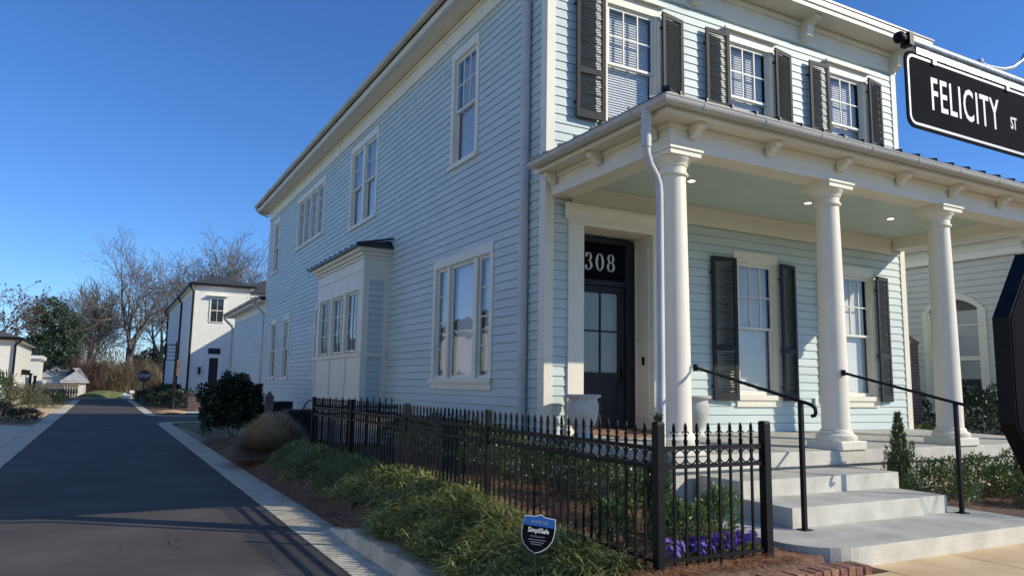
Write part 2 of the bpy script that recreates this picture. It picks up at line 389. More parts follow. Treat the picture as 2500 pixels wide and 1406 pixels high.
def bracket(parent, F, u, n, z, w=.11, d=.28, h=.26):
    s = MB(); pr = [(0, 0), (d, 0), (d, -.05), (d * .92, -.09), (d * .62, -.10), (d * .5, -.14), (d * .42, -h * .8), (d * .2, -h), (0, -h)]
    s.extrude(pr, lambda a, b: F(u - w / 2, n + a, z + b), lambda a, b: F(u + w / 2, n + a, z + b))
    s.box(F, u - w / 2 - .012, u + w / 2 + .012, n, n + d + .015, z, z + .03)
    return s.build('bracket', M['trim2'], parent, bevel=.006)

# ---------------------------------------------------------------- camera, light, sky
cd = bpy.data.cameras.new('camera'); cam = bpy.data.objects.new('camera', cd); col.objects.link(cam); scene.camera = cam
pit, rol, yaw = R(7.59013648), R(0.95561163), R(28.39701946)
fwd = Vector((math.sin(yaw) * math.cos(pit), math.cos(yaw) * math.cos(pit), math.sin(pit)))
rt = Vector((math.cos(yaw), -math.sin(yaw), 0)); up = rt.cross(fwd)
r2 = rt * math.cos(rol) + up * math.sin(rol); u2 = -rt * math.sin(rol) + up * math.cos(rol)
mw = Matrix((r2, u2, -fwd)).transposed().to_4x4(); mw.translation = Vector((0, 0, 1.56)); cam.matrix_world = mw
cd.sensor_width = 36; cd.lens = 36 * 1824.63 / 2500; cd.clip_end = 2000; cd.clip_start = .05
SD = Vector((-1.28, 1.0, -.894)).normalized()     # direction the sunlight travels
sl = bpy.data.lights.new('sun', 'SUN'); sun = bpy.data.objects.new('sun', sl); col.objects.link(sun)
sun.rotation_euler = SD.to_track_quat('-Z', 'Y').to_euler(); sl.energy = 2.0; sl.angle = R(.4); sl.color = (1.0, .915, .77)
wd = bpy.data.worlds.new('World'); scene.world = wd; wd.use_nodes = True; wn = wd.node_tree; wn.nodes.clear()
sk = wn.nodes.new('ShaderNodeTexSky'); sk.sky_type = 'NISHITA'; sk.sun_disc = False
sk.sun_elevation = math.asin(-SD.z); sk.sun_rotation = math.atan2(-SD.x, -SD.y); sk.ozone_density = 9; sk.air_density = .95; sk.dust_density = 0
bg = wn.nodes.new('ShaderNodeBackground'); bg.inputs['Strength'].default_value = .077
wo = wn.nodes.new('ShaderNodeOutputWorld'); hs = wn.nodes.new('ShaderNodeHueSaturation'); hs.inputs['Saturation'].default_value = 1.06; hs.inputs['Hue'].default_value = .505
wn.links.new(sk.outputs[0], hs.inputs['Color']); wn.links.new(hs.outputs[0], bg.inputs[0]); wn.links.new(bg.outputs[0], wo.inputs[0])
scene.view_settings.view_transform = 'Standard'; scene.view_settings.look = 'None'; scene.view_settings.exposure = 1.15; scene.view_settings.gamma = 1
scene.cycles.max_bounces = 6; scene.cycles.diffuse_bounces = 3; scene.cycles.transparent_max_bounces = 12; scene.cycles.use_denoising = True
scene.cycles.sample_clamp_indirect = 8

# ---------------------------------------------------------------- ground
def sm(a, b, x):
    t = max(0, min(1, (x - a) / (b - a))); return t * t * (3 - 2 * t)
G = -.33
def h(x, y):
    if y > 30 or x < 2.86: return -.37
    edge = -.19 - .12 * sm(8.5, 10.6, y)
    plat = .11 + .13 * sm(5.2, 8.2, y) - .34 * sm(15.5, 23, y)
    z = edge + (plat - edge) * sm(2.9, 4.0, x)
    if y < 4.62 and x > 3.9 or y < 4.81 and x > 5.95: z = -.06
    elif y < 4.62: z = edge + (-.04 - edge) * sm(2.9, 3.9, x)
    if y < 1.0: z = -.37
    z += .02 * mnoise.noise(Vector((x * 1.7, y * 1.7, 0))) if y > 4.8 and y < 29 else 0
    z = z + (-.37 - z) * sm(24, 29.5, y)
    return z
def grid(xs, ys, fz, name, mat, kind='structure', mf=None):
    m = MB(); nx = len(xs)
    for y in ys:
        for x in xs: m.v.append((x, y, fz(x, y)))
    for j in range(len(ys) - 1):
        for i in range(nx - 1):
            m.addf([j * nx + i, j * nx + i + 1, (j + 1) * nx + i + 1, (j + 1) * nx + i])
    o = m.build(name, mat, smooth=True, fix=False); tag(o, kind=kind); return o
xs = [-400, -200, -100, -50, -20, -5, 0, 2.84] + [2.88 + .12 * i for i in range(12)] + [4.5, 5, 5.5, 6, 8, 10, 14, 18, 24, 34, 60, 120, 400]
ys = [-120, -40, -10, -2, .95, 1.05, 3, 4.58, 4.66, 4.78, 4.82] + [4.9 + .25 * i for i in range(78)] + [24.5, 25.5, 26.5, 27.5, 28.5, 29.5, 30.1, 40, 60, 90, 130, 220, 700]
grid(xs, ys, h, 'ground', M['mulch'])
def sheet(name, polys, z, mat, kind='structure', thick=.04):
    m = MB()
    for p in polys:
        a = [(x, y, z) for x, y in p]; b = [(x, y, z - thick) for x, y in p]; n = len(p)
        m.face(a); m.face(b[::-1])
        for i in range(n): j = (i + 1) % n; m.face([a[i], b[i], b[j], a[j]])
    o = m.build(name, mat); tag(o, kind=kind); return o
def arc(cx, cy, r, a0, a1, n=8): return [(cx + r * math.cos(R(a0 + (a1 - a0) * i / n)), cy + r * math.sin(R(a0 + (a1 - a0) * i / n))) for i in range(n + 1)]
road = [(-1.78, 1.0), (-60, 1.0), (-60, -14), (90, -14), (90, 1.0), (2.33, 1.0), (2.33, 38.0)] + arc(4.2, 38.0, 1.87, 180, 90, 6) + [(18, 39.87), (18, 46.4)] + arc(4.0, 48.07, 1.67, -90, -180, 6) + [(2.3, 86), (40, 86), (40, 92), (-60, 92), (-60, 86), (-1.78, 86)]
sheet('road', [road], G, M['asphalt'])
# concrete gutter pans both sides
pan = [[(2.334, 36.0), (2.88, 36.0), (2.88, 38.0)] + arc(4.2, 38.0, 1.32, 180, 90, 6) + [(18, 39.32), (18, 39.866)] + arc(4.2, 38.0, 1.866, 90, 180, 6)]
for i in range(14): y = 1.0 + 2.5 * i; pan.append([(2.334, y + .005), (2.88, y + .005), (2.88, y + 2.495), (2.334, y + 2.495)])
for i in range(28): y = 1.0 + 3 * i; pan.append([(-1.784, y + .006), (-1.782, y + 2.994), (-2.4, y + 2.994), (-2.4, y + .006)])
pan.append([(2.304, 48.07)] + arc(4.0, 48.07, 1.666, -180, -90, 6)[1:] + [(18, 46.404), (18, 47.0)] + arc(4.0, 48.2, 1.2, -90, -180, 6) + [(2.8, 85.9), (2.304, 85.9)])
sheet('gutter_pan', pan, G + .012, M['pan'])
mk = MB(); rr_ = random.Random(8)
for _ in range(46):
    x = .15 + rr_.random() * .85; y = 9.5 + rr_.random() * .75; w = .004 + rr_.random() * .008; L = .04 + rr_.random() * .28; j = rr_.uniform(-.02, .02)
    mk.face([(x, y, G + .003), (x + w, y, G + .003), (x + w + j, y + L, G + .003), (x + j, y + L, G + .003)])
for _ in range(300):
    x = rr_.uniform(-1.7, 2.2); y = rr_.uniform(5, 17); q = rr_.uniform(.004, .016); mk.face([(x - q, y, G + .003), (x, y - q * .8, G + .003), (x + q, y, G + .003), (x, y + q * .7, G + .003)])
M['scuff'] = noise_mat('worn_asphalt', (.085, .08, .072), (.13, .12, .11), 9, .9)
tag(mk.build('road_scuffs', M['scuff'], fix=False), kind='structure')
sheet('far_kerb', [[(-60, 92.0), (40, 92.0), (40, 92.8), (-60, 92.8)]], G + .03, M['pan'])
# raised kerb beside the planting bed (tapers out at y = 10)
k = MB(); ky = [1.0, 3, 5, 6.5, 8, 9.2, 9.8, 10.05]
for i in range(len(ky) - 1):
    a, b = ky[i], ky[i + 1] - .006
    za = -.175 - .12 * sm(9.0, 10.1, a); zb = -.175 - .12 * sm(9.0, 10.1, b); wl = lambda y: 2.70 + .03 * sm(9, 10, y)
    k.hexa([(wl(a) + .0, a, -.36), (3.0, a, -.36), (wl(b), b, -.36), (3.0, b, -.36), (wl(a) + .05, a, za), (3.0, a, za), (wl(b) + .05, b, zb), (3.0, b, zb)])
tag(k.build('kerb', M['pan'], bevel=.02), kind='structure')
# sidewalk slabs
s = MB(); jx = [4.9, 6.28, 7.53, 8.78, 10.03, 11.3, 12.5, 13.8, 15.1, 16.4, 18, 20, 23, 27]
for i in range(len(jx) - 1):
    s.box(W, jx[i] + .005, jx[i + 1] - .005, 3.02, 4.72 if i else 4.46, -.1, 0); s.box(W, jx[i] + .005, jx[i + 1] - .005, 1.02, 3.01, -.1, -.001)
tag(s.build('sidewalk', M['sidewalk'], bevel=.006), kind='structure')
# left driveway aprons and paths
sheet('driveway', [[(-2.36, 22), (-2.38, 36.2), (-3.6, 37.5), (-9, 38), (-14, 38), (-14, 24)]], G + .02, M['pan'])
sheet('path', [[(-2.44, 44), (-2.46, 58), (-4.4, 59), (-5.2, 47.5), (-4.2, 44.2)]], G + .02, M['sidewalk'])
sheet('winter_lawn', [[(-60, 1.2), (-2.45, 1.2), (-2.45, 85.5), (-60, 85.5)], [(-90, -60), (90, -60), (90, -14.2), (-90, -14.2)], [(29, 1.2), (90, 1.2), (90, 85), (29, 85)]], G - .012, M['winter'], thick=.01)
sheet('lawn', [[(2.9, 24.5), (5.9, 24.5), (5.9, 36), (3.3, 37.6), (2.9, 35.5)], [(-60, 92.9), (60, 92.9), (60, 180), (-60, 180)]], G + .0, M['lawn'])
sheet('lawn_strip', [[(3.25, 22.5), (4.3, 23.5), (4.6, 33), (3.2, 36)]], G + .012, M['dead_lawn'])
m = MB(); m.lathe((3.85, 51.2, G), [(1.05, 0), (.95, .08), (.6, .16), (.2, .2), (.02, .2)], 16)
tag(m.build('sand_mound', M['tan_mound'], smooth=True, loc=(3.85, 51.2, G)), 'pale tan mound at the drive corner before the white house', 'mound')
m = MB(); m.lathe((.3, 98, G), [(2.9, 0), (2.4, .3), (1.7, .6), (.8, .78), (.1, .82)], 24)
tag(m.build('grass_mound', M['berm'], smooth=True, loc=(.3, 98, G)), 'low rounded green grass mound beyond the end of the road', 'mound')

# ---------------------------------------------------------------- main house
H = thing('blue_house', 'pale blue two-storey clapboard house with cream porch and number 308 over its door', 'house')
side_open = []; front_open = []
def wopen(lst, a, b, c, d): lst.append((a, b, c, d))
wopen(side_open, 12.68, 13.72, 6.05, 8.30)      # tall window near the corner
wopen(side_open, 18.80, 21.05, 6.05, 8.28)      # pair
wopen(side_open, 24.25, 27.95, 6.55, 8.26)      # four casements
wopen(side_open, 31.45, 32.45, 6.20, 8.28)
wopen(side_open, 11.90, 14.40, 1.72, 3.98)      # large triple
wopen(side_open, 23.40, 24.55, 1.80, 3.98)
wopen(side_open, 28.60, 29.55, 1.80, 3.98); wopen(side_open, 30.95, 31.95, 1.80, 3.98)
m = MB(); siding(m, SIDE, 10.16, 33.45, .80, 8.66, side_open + [(17.44, 21.86, .8, 4.9)])
m.build('side_siding', M['siding'], H, fix=False)
UW = [7.71, 10.56, 13.38]; LW = [10.57, 13.38]
for c in UW: wopen(front_open, c - .53, c + .53, 6.06, 8.20)
for c in LW: wopen(front_open, c - .47, c + .47, 1.50, 3.93)
wopen(front_open, 6.70, 8.12, .7, 4.20)
m = MB(); siding(m, FRONT, 6.13, 14.87, .845, 8.62, front_open); m.build('front_siding', M['siding_front'], H, fix=False)
m = MB(); RIGHT = Fr((15, 0, 0), (0, 1, 0), (1, 0, 0)); BACK = Fr((0, 33.6, 0), (1, 0, 0), (0, 1, 0))
siding(m, RIGHT, 10.1, 33.5, .0, 9.0, (), .304); siding(m, BACK, 6.1, 14.9, .0, 9.0, (), .304); m.build('rear_siding', M['siding'], H, fix=False)
for bb in ([(FRONT, 5.968, 6.13, .0, .032, .83, 8.62), (SIDE, 10.0, 10.16, 0, .032, .80, 8.66)], [(FRONT, 14.87, 15.032, .0, .032, .83, 8.62), (RIGHT, 10.0, 10.16, 0, .032, .2, 9.0)], [(SIDE, 33.45, 33.63, 0, .032, .80, 8.66)]):
    t = MB()
    for q in bb: t.box(*q)
    t.build('corner_board', M['trim'], H, bevel=.004)
t = MB(); t.box(SIDE, 9.95, 33.66, 0, .045, 8.66, 9.08); t.box(SIDE, 9.93, 33.68, .045, .075, 8.98, 9.06); t.box(FRONT, 5.955, 15.045, .0, .045, 8.62, 9.08); t.box(FRONT, 5.93, 15.07, .045, .09, 8.96, 9.07); t.box(SIDE, 10.0, 33.6, .045, .06, 8.66, 8.70)
t.build('frieze_board', M['trim2'], H)
t = MB(); t.box(SIDE, 9.97, 33.64, 0, .035, .47, .80); t.box(SIDE, 9.96, 33.65, 0, .055, .785, .80); t.build('skirt_board', M['trim'], H)
t = MB(); t.box(SIDE, 10.0, 33.6, -.3, .0, -.4, .60); t.build('foundation', M['foundation'], H)
# eaves
t = MB(); t.box(W, 5.50, 15.50, 9.50, 34.10, 9.082, 9.105); t.build('soffit', M['trim2'], H)
t = MB(); t.box(W, 5.455, 15.545, 9.42, 9.50, 9.07, 9.27); t.box(W, 5.44, 15.56, 9.39, 9.42, 9.17, 9.29); t.box(W, 5.50, 5.53, 9.50, 34.1, 9.06, 9.27); t.box(W, 15.46, 15.5, 9.5, 34.1, 9.06, 9.27); t.box(W, 5.5, 15.5, 34.1, 34.13, 9.06, 9.27)
t.build('fascia', M['trim2'], H)
def hip_roof(mb, x0, x1, y0, y1, z, slope, axis='y', th=.04):
    w = (x1 - x0) if axis == 'y' else (y1 - y0); hh = w / 2 * slope
    if axis == 'y': A = ((x0 + x1) / 2, y0 + w / 2, z + hh); B = ((x0 + x1) / 2, y1 - w / 2, z + hh)
    else: A = (x0 + w / 2, (y0 + y1) / 2, z + hh); B = (x1 - w / 2, (y0 + y1) / 2, z + hh)
    c = [(x0, y0, z), (x1, y0, z), (x1, y1, z), (x0, y1, z)]
    if axis == 'y': fs = [[c[0], c[1], A], [c[1], c[2], B, A], [c[2], c[3], B], [c[3], c[0], A, B]]
    else: fs = [[c[0], c[1], B, A], [c[1], c[2], B], [c[2], c[3], A, B], [c[3], c[0], A]]
    for f in fs: mb.face(f)
    mb.box(W, x0, x1, y0, y1, z - th, z - .001)
m = MB(); hip_roof(m, 5.41, 15.6, 9.37, 34.16, 9.335, .32); m.build('main_roof', M['roof_metal'], H)
m = MB(); gutter(m, (5.405, 34.14, 9.33), (5.405, 9.5, 9.33), .08, 1.25); m.build('eave_gutter', M['metal_gutter'], H, smooth=True)
m = MB()
m.tube([(5.42, 34.02, 9.27), (5.42, 34.02, 9.18), (5.60, 33.98, 9.02), (5.93, 33.9, 8.92)], .045, 8)
m.build('downspout', M['downspout'], H, smooth=True); m = MB(); m.tube([(5.905, 10.56, 9.22), (5.905, 10.56, .05)], .082, 12)
for z in (2.0, 4.4, 6.6, 8.3): m.tube([(5.905, 10.56, z), (5.905, 10.56, z + .03)], .088, 12)
m.build('downspout', M['downspout'], H, smooth=True)
m = MB(); m.tube([(15.52, 9.50, 9.2), (15.50, 9.55, 9.05), (15.16, 10.2, 8.8), (15.10, 10.4, 8.6), (15.10, 10.4, 5.2)], .045, 10); m.build('downspout', M['white'], H, smooth=True)
for u in (6.20, 9.13, 12.06, 14.93): bracket(H, FRONT, u, .045, 9.075, .17, .42, .42)

# side windows
def W_(lst, F, i, **kw): a, b, c, d = lst[i]; return window(H, F, a, b, c, d, **kw)
W_(side_open, SIDE, 0, units=[(12.68, 13.72, 'dh', 3, 2)], cw=.13, head=.20, frame='white')
W_(side_open, SIDE, 1, units=[(18.80, 19.83, 'dh', 2, 2), (20.02, 21.05, 'dh', 2, 2)], cw=.13, head=.20)
W_(side_open, SIDE, 2, units=[(24.25 + .94 * i, 24.25 + .94 * i + .86, 'fx', 2, 4) for i in range(4)], cw=.13, head=.18)
W_(side_open, SIDE, 3, units=[(31.45, 32.45, 'dh', 2, 2)], cw=.12, head=.18)
W_(side_open, SIDE, 4, units=[(11.90, 12.44, 'fx', 1, 4), (12.58, 13.70, 'fx', 1, 1), (13.84, 14.40, 'fx', 1, 4)], cw=.13, head=.18, apron=.12, blinds=True)
W_(side_open, SIDE, 5, units=[(23.40, 24.55, 'dh', 2, 2)], cw=.12, head=.16)
W_(side_open, SIDE, 6, units=[(28.60, 29.55, 'dh', 2, 2)], cw=.12, head=.16)
W_(side_open, SIDE, 7, units=[(30.95, 31.95, 'dh', 2, 2)], cw=.12, head=.16)
# front windows
for i in range(3): W_(front_open, FRONT, i, units=[(UW[i] - .53, UW[i] + .53, 'dh', 3, 2)], cw=.10, head=.19, crown=True)
for i in range(2): W_(front_open, FRONT, 3 + i, units=[(LW[i] - .47, LW[i] + .47, 'dh', 3, 2)], cw=.09, head=.20, apron=.12)
# shutters: outer edge swings away from / towards the wall
for (a, b) in ((6.50, 7.07), (9.36, 9.93), (12.15, 12.72)): shutter(H, (a, 9.90), (b, 9.88), 6.00, 8.28, 0)
for (a, b) in ((8.30, 8.85), (11.13, 11.67), (13.94, 14.48)): shutter(H, (a, 9.86), (b, 9.95), 6.00, 8.28, 0)
for (a, b) in ((9.43, 9.99), (12.27, 12.81)): shutter(H, (a, 9.93), (b, 9.89), 1.40, 3.97, 0)
for (a, b) in ((11.10, 11.58), (13.90, 14.37)): shutter(H, (a, 9.87), (b, 9.95), 1.40, 3.97, 0)

# bay window box
m = MB(); by0, by1 = 17.44, 21.86; BX = Fr((5.35, 0, 0), (0, 1, 0), (-1, 0, 0)); BN = Fr((0, by0, 0), (1, 0, 0), (0, -1, 0))
bw = [(17.84, 18.80), (19.15, 20.10), (20.45, 21.40)]
edges = [by0] + [q for ab in bw for q in ab] + [by1]
for i in range(0, len(edges), 2): m.box(BX, edges[i], edges[i + 1], -.12, 0, 2.36, 3.88)
m.box(BX, by0, by1, -.12, 0, 3.88, 4.62); m.box(BX, by0, by1, -.10, -.012, .85, 2.36)
m.box(BX, by0 - .02, by1 + .02, -.02, .035, 2.25, 2.34); m.box(BX, by0 - .02, by1 + .02, -.02, .02, .85, .98)
for y in (17.44, 18.72, 20.2, 21.76): m.box(BX, y, y + .10, -.012, .012, .98, 2.25)
m.box(BX, by0, by1, 0, .02, 4.34, 4.40)
for (a, b) in ((5.35, 5.50), (5.86, 6.0)): m.box(BN, a, b, -.02, .02, .85, 4.62)
m.box(BN, 5.50, 5.86, -.02, .02, 4.10, 4.62); m.box(BN, 5.35, 5.97, .02, .04, 2.25, 2.34)
m.box(W, 5.35, 6.0, by1 - .03, by1, .85, 4.62); m.box(W, 5.37, 5.97, by0 + .03, by1 - .04, .86, .90)
for (k0, z0, z1) in ((.04, 4.62, 4.69), (.10, 4.69, 4.77), (.18, 4.77, 4.86)): m.box(W, 5.35 - k0, 6.0, by0 - k0, by1 + k0, z0, z1 - .001)
bay = m.build('bay_window', M['trim'], H, bevel=.004)
m = MB(); siding(m, BN, 5.50, 5.86, .98, 4.10, [(5.4, 5.9, 2.25, 2.34)]); m.build('bay_siding', M['siding'], bay, fix=False)
m = MB(); x0, y0, y1 = 5.06, by0 - .3, by1 + .3
m.hexa([(x0, y0, 4.86), (6.0, y0, 4.86), (x0, y1, 4.86), (6.0, y1, 4.86), (x0, y0, 4.90), (6.0, y0 + .25, 5.10), (x0, y1, 4.90), (6.0, y1 - .25, 5.10)])
for i in range(11):
    y = y0 + .03 + i * (y1 - y0 - .08) / 10; m.hexa([(x0 - .01, y, 4.89), (5.99, y, 5.09), (x0 - .01, y + .025, 4.89), (5.99, y + .025, 5.09), (x0 - .01, y, 4.94), (5.99, y, 5.14), (x0 - .01, y + .025, 4.94), (5.99, y + .025, 5.14)])
m.build('bay_roof', M['roof_metal'], bay)
for (a, b) in bw: window(H, BX, a, b, 2.36, 3.88, [(a, b, 'fx', 2, 3)], cw=.001, head=.001, sill=.001, sill_ext=0, blinds=False, depth=.1)

# rear wing (garage side) and its eaves
WG = Fr((6.12, 0, 0), (0, 1, 0), (-1, 0, 0)); m = MB(); siding(m, WG, 33.66, 43, .1, 4.75, (), .17); siding(m, Fr((0, 43, 0), (1, 0, 0), (0, 1, 0)), 6.12, 14, .1, 5.2, (), .3); wing = m.build('wing_siding', M['siding'], H, fix=False)
m = MB(); m.box(WG, 33.66, 43, 0, .03, 4.75, 5.13); m.box(WG, 42.9, 43.02, 0, .03, .1, 4.75); m.box(W, 5.75, 6.12, 33.66, 43.9, 5.13, 5.17); m.box(W, 5.71, 5.75, 33.66, 43.9, 5.11, 5.27); m.box(W, 6.12, 14, 43.0, 43.9, 5.13, 5.17); m.box(W, 5.71, 14, 43.9, 43.94, 5.11, 5.27); m.build('wing_eave', M['trim'], wing)
m = MB(); hip_roof(m, 5.66, 14.0, 33.66, 44.0, 5.31, .22); m.build('wing_roof', M['roof_metal'], wing)
m = MB(); gutter(m, (5.63, 43.95, 5.29), (5.63, 33.7, 5.29), .085, 1.5); m.build('wing_gutter', M['metal_gutter'], wing, smooth=True)
for y in (43.7, 34.5):
    m = MB(); m.tube([(5.63, y, 5.2), (5.63, y, 5.05), (5.98, y - .35, 4.65), (6.03, y - .4, 4.5), (6.03, y - .4, -.3)], .06, 8); m.build('wing_downspout', M['downspout'], wing, smooth=True)

# ---------------------------------------------------------------- porch
m = MB(); m.hexa([(5.98, 7.0, .60), (15.2, 7.0, .60), (5.98, 9.97, .60), (15.2, 9.97, .60), (5.98, 7.0, .785), (15.2, 7.0, .785), (5.98, 9.97, .835), (15.2, 9.97, .835)])
m.box(W, 6.03, 15.15, 7.05, 9.97, -.3, .599)
m.build('porch_slab', M['concrete'], H, bevel=.008)
m = MB(); m.hexa([(5.985, 7.005, .70), (15.195, 7.005, .70), (5.985, 9.97, .70), (15.195, 9.97, .70), (5.985, 7.005, .790), (15.195, 7.005, .790), (5.985, 9.97, .840), (15.195, 9.97, .840)])
m.build('porch_floor', M['tread'], H)
m = MB()
m.box(W, 6.06, 14.94, 7.07, 7.43, 4.60, 4.93); m.box(W, 6.06, 6.42, 7.431, 9.966, 4.60, 4.93); m.box(W, 14.58, 14.94, 7.431, 9.966, 4.60, 4.93)
m.box(W, 6.42, 6.46, 7.43, 9.9, 4.76, 4.835); m.box(W, 6.46, 14.54, 7.43, 7.47, 4.76, 4.835); m.box(W, 14.54, 14.58, 7.43, 9.9, 4.76, 4.835)
m.box(FRONT, 6.46, 14.54, .03, .065, 4.50, 4.835); m.box(FRONT, 6.46, 14.54, .065, .10, 4.77, 4.834)
m.box(W, 6.03, 14.97, 7.045, 7.07, 4.86, 4.93); m.box(W, 6.035, 6.06, 7.07, 9.96, 4.86, 4.93)
m.build('porch_beam', M['trim2'], H, bevel=.004)
m = MB(); y = 7.44
while y < 9.95: m.box(W, 6.43, 14.57, y, y + .078, 4.837, 4.86); y += .083
m.box(W, 6.43, 14.57, 7.43, 9.97, 4.845, 4.87); m.build('porch_ceiling', M['ceil'], H)
m = MB(); m.box(W, 5.76, 15.24, 6.77, 7.07, 4.931, 4.955); m.box(W, 5.76, 6.06, 7.07, 9.97, 4.931, 4.955); m.box(W, 14.94, 15.24, 7.07, 9.97, 4.931, 4.955)
m.box(W, 5.735, 15.265, 6.745, 6.77, 4.90, 5.04); m.box(W, 5.735, 5.76, 6.77, 9.97, 4.90, 5.04); m.box(W, 15.24, 15.265, 6.77, 9.97, 4.90, 5.04)
m.build('porch_eave', M['trim2'], H)
for k_, u in enumerate((6.40, 7.76, 9.20, 10.57, 11.91, 13.28, 14.6)): bracket(H, Fr((0, 7.045, 0), (1, 0, 0), (0, -1, 0)), u, 0, 4.93, .115, .20, .18)
for u in (9.80, 8.58, 7.35): bracket(H, Fr((6.035, 0, 0), (0, 1, 0), (-1, 0, 0)), u, 0, 4.93, .115, .20, .18)
# porch roof (low hip, standing seams)
rs = .25; ex0, ex1, ey = 5.61, 15.39, 6.61; ze = 5.085; dp = 9.98 - ey
m = MB()
m.face([(ex0, ey, ze), (ex1, ey, ze), (ex1 - dp, 9.98, ze + dp * rs), (ex0 + dp, 9.98, ze + dp * rs)])
m.face([(ex0, ey, ze), (ex0 + dp, 9.98, ze + dp * rs), (ex0, 9.98, ze)]); m.face([(ex1, ey, ze), (ex1, 9.98, ze), (ex1 - dp, 9.98, ze + dp * rs)])
m.box(W, ex0, ex1, ey, 9.98, ze - .035, ze - .001)
def rib(p, q, hgt=.035, w=.012):
    p = Vector(p); q = Vector(q); d = (q - p); d.z = 0; d.normalize(); s_ = Vector((-d.y, d.x, 0)) * w; Z = Vector((0, 0, hgt))
    m.hexa([p - s_, p + s_, q - s_, q + s_, p - s_ + Z, p + s_ + Z, q - s_ + Z, q + s_ + Z])
x = ex0 + .22
while x < ex1 - .1:
    L = min(dp, x - ex0, ex1 - x); rib((x, ey - .015, ze - .004), (x, ey + L, ze + L * rs - .004)); x += .42
y = ey + .3
while y < 9.9:
    L = y - ey; rib((ex0 - .015, y, ze - .004), (ex0 + L, y, ze + L * rs - .004)); rib((ex1 + .015, y, ze - .004), (ex1 - L, y, ze + L * rs - .004)); y += .42
rib((ex0 - .02, ey - .02, ze), (ex0 + dp, ey + dp, ze + dp * rs), .05, .05); rib((ex1 + .02, ey - .02, ze), (ex1 - dp, ey + dp, ze + dp * rs), .05, .05)
m.build('porch_roof', M['roof_metal'], H)
for ga, gb, ma, mb_ in (((5.645, 6.645, 5.03), (15.355, 6.645, 5.03), 1, 1), ((5.645, 9.88, 5.03), (5.645, 6.645, 5.03), 0, 1), ((15.355, 6.645, 5.03), (15.355, 9.88, 5.03), 1, 0)):
    m = MB(); gutter(m, ga, gb, .085, 1.05, ma, mb_); m.build('porch_gutter', M['metal_gutter'], H, smooth=True)
m = MB(); m.tube([(5.62, 7.0, 4.98), (5.62, 7.0, 4.50)], .062, 12)
m.tube([(5.62, 7.0, 4.52), (5.63, 7.0, 4.42), (5.70, 7.03, 4.30), (5.83, 7.08, 4.20), (5.89, 7.10, 4.10), (5.91, 7.11, 3.98), (5.91, 7.11, .2), (5.88, 7.05, .08), (5.80, 6.95, .05)], .048, 12)
m.build('downspout', M['downspout'], H, smooth=True)
def column(cx, cy, zb=.785, zt=4.60):
    s = MB(); s.box(W, cx - .285, cx + .285, cy - .275, cy + .275, zb, zb + .12)
    base = s.build('column', M['trim'], H, bevel=.01)
    s = MB(); Hh = zt - zb - .12 - .10; p = [(.265, .12), (.275, .15), (.270, .19), (.235, .215), (.222, .225), (.222, .245), (.207, .265)]
    r0, r1 = .193, .160; zs, zeh = .27, zt - zb - .33
    for i in range(14):
        t = i / 13; p.append((r0 + (r1 - r0) * (t ** 1.5), zs + (zeh - zs) * t))
    p += [(.190, zeh + .005), (.195, zeh + .02), (.190, zeh + .035), (.170, zeh + .04), (.170, zeh + .12), (.188, zeh + .13), (.190, zeh + .15), (.215, zeh + .18), (.240, zeh + .21), (.245, zeh + .23)]
    s.lathe((cx, cy, zb), p, 32); s.build('shaft', M['trim'], base, smooth=True)
    s = MB(); s.box(W, cx - .255, cx + .255, cy - .255, cy + .255, zt - .10, zt - .035); s.box(W, cx - .275, cx + .275, cy - .275, cy + .275, zt - .035, zt - .001); s.build('abacus', M['trim'], base, bevel=.004)
for cx in (6.25, 9.17, 11.86, 14.72): column(cx, 7.25)
# recessed lights
for x in (10.55, 12.80, 7.9):
    m = MB(); m.lathe((x, 8.73, 4.825), [(.085, 0), (.085, .008), (.06, .010), (.06, .012)], 20); o = m.build('ceiling_light', M['white'], H, smooth=True)
    m = MB(); m.lathe((x, 8.73, 4.821), [(.055, 0), (.055, .006)], 20); m.build('lens', M['lamp'], o)
# doorway
m = MB()
m.box(FRONT, 6.40, 6.70, .0, .05, .835, 4.20); m.box(FRONT, 8.12, 8.42, .0, .05, .835, 4.20); m.box(FRONT, 6.40, 8.42, .0, .055, 4.20, 4.27)
m.box(FRONT, 6.38, 6.72, .05, .062, .835, 1.0); m.box(FRONT, 8.10, 8.44, .05, .062, .835, 1.0)
pr = [(0, 0), (.07, 0), (.075, .03), (.06, .035), (.065, .08), (.09, .14), (.14, .19), (.19, .205), (.19, .235), (0, .235)]
m.extrude(pr, lambda a, b: FRONT(6.36 - a * .6, a, 4.27 + b), lambda a, b: FRONT(8.46 + a * .6, a, 4.27 + b))
m.box(FRONT, 6.66, 6.70, -.62, .0, .84, 4.2); m.box(FRONT, 8.12, 8.16, -.62, .0, .84, 4.2); m.box(FRONT, 6.66, 8.16, -.62, .0, 4.2, 4.24)
for (z0, z1) in ((1.1, 2.4), (2.5, 4.0)):   # raised mouldings on the reveal
    m.box(FRONT, 8.105, 8.12, -.44, -.42, z0, z1); m.box(FRONT, 8.105, 8.12, -.10, -.08, z0, z1); m.box(FRONT, 8.105, 8.12, -.42, -.10, z1 - .02, z1); m.box(FRONT, 8.105, 8.12, -.42, -.10, z0, z0 + .02)
dw = m.build('doorway', M['trim'], H, bevel=.003)
m = MB(); m.box(FRONT, 6.70, 8.12, -.62, .03, .80, .90); m.build('threshold', M['mat_brown'], dw)
DF = Fr((0, 10.50, 0), (1, 0, 0), (0, -1, 0)); m = MB()
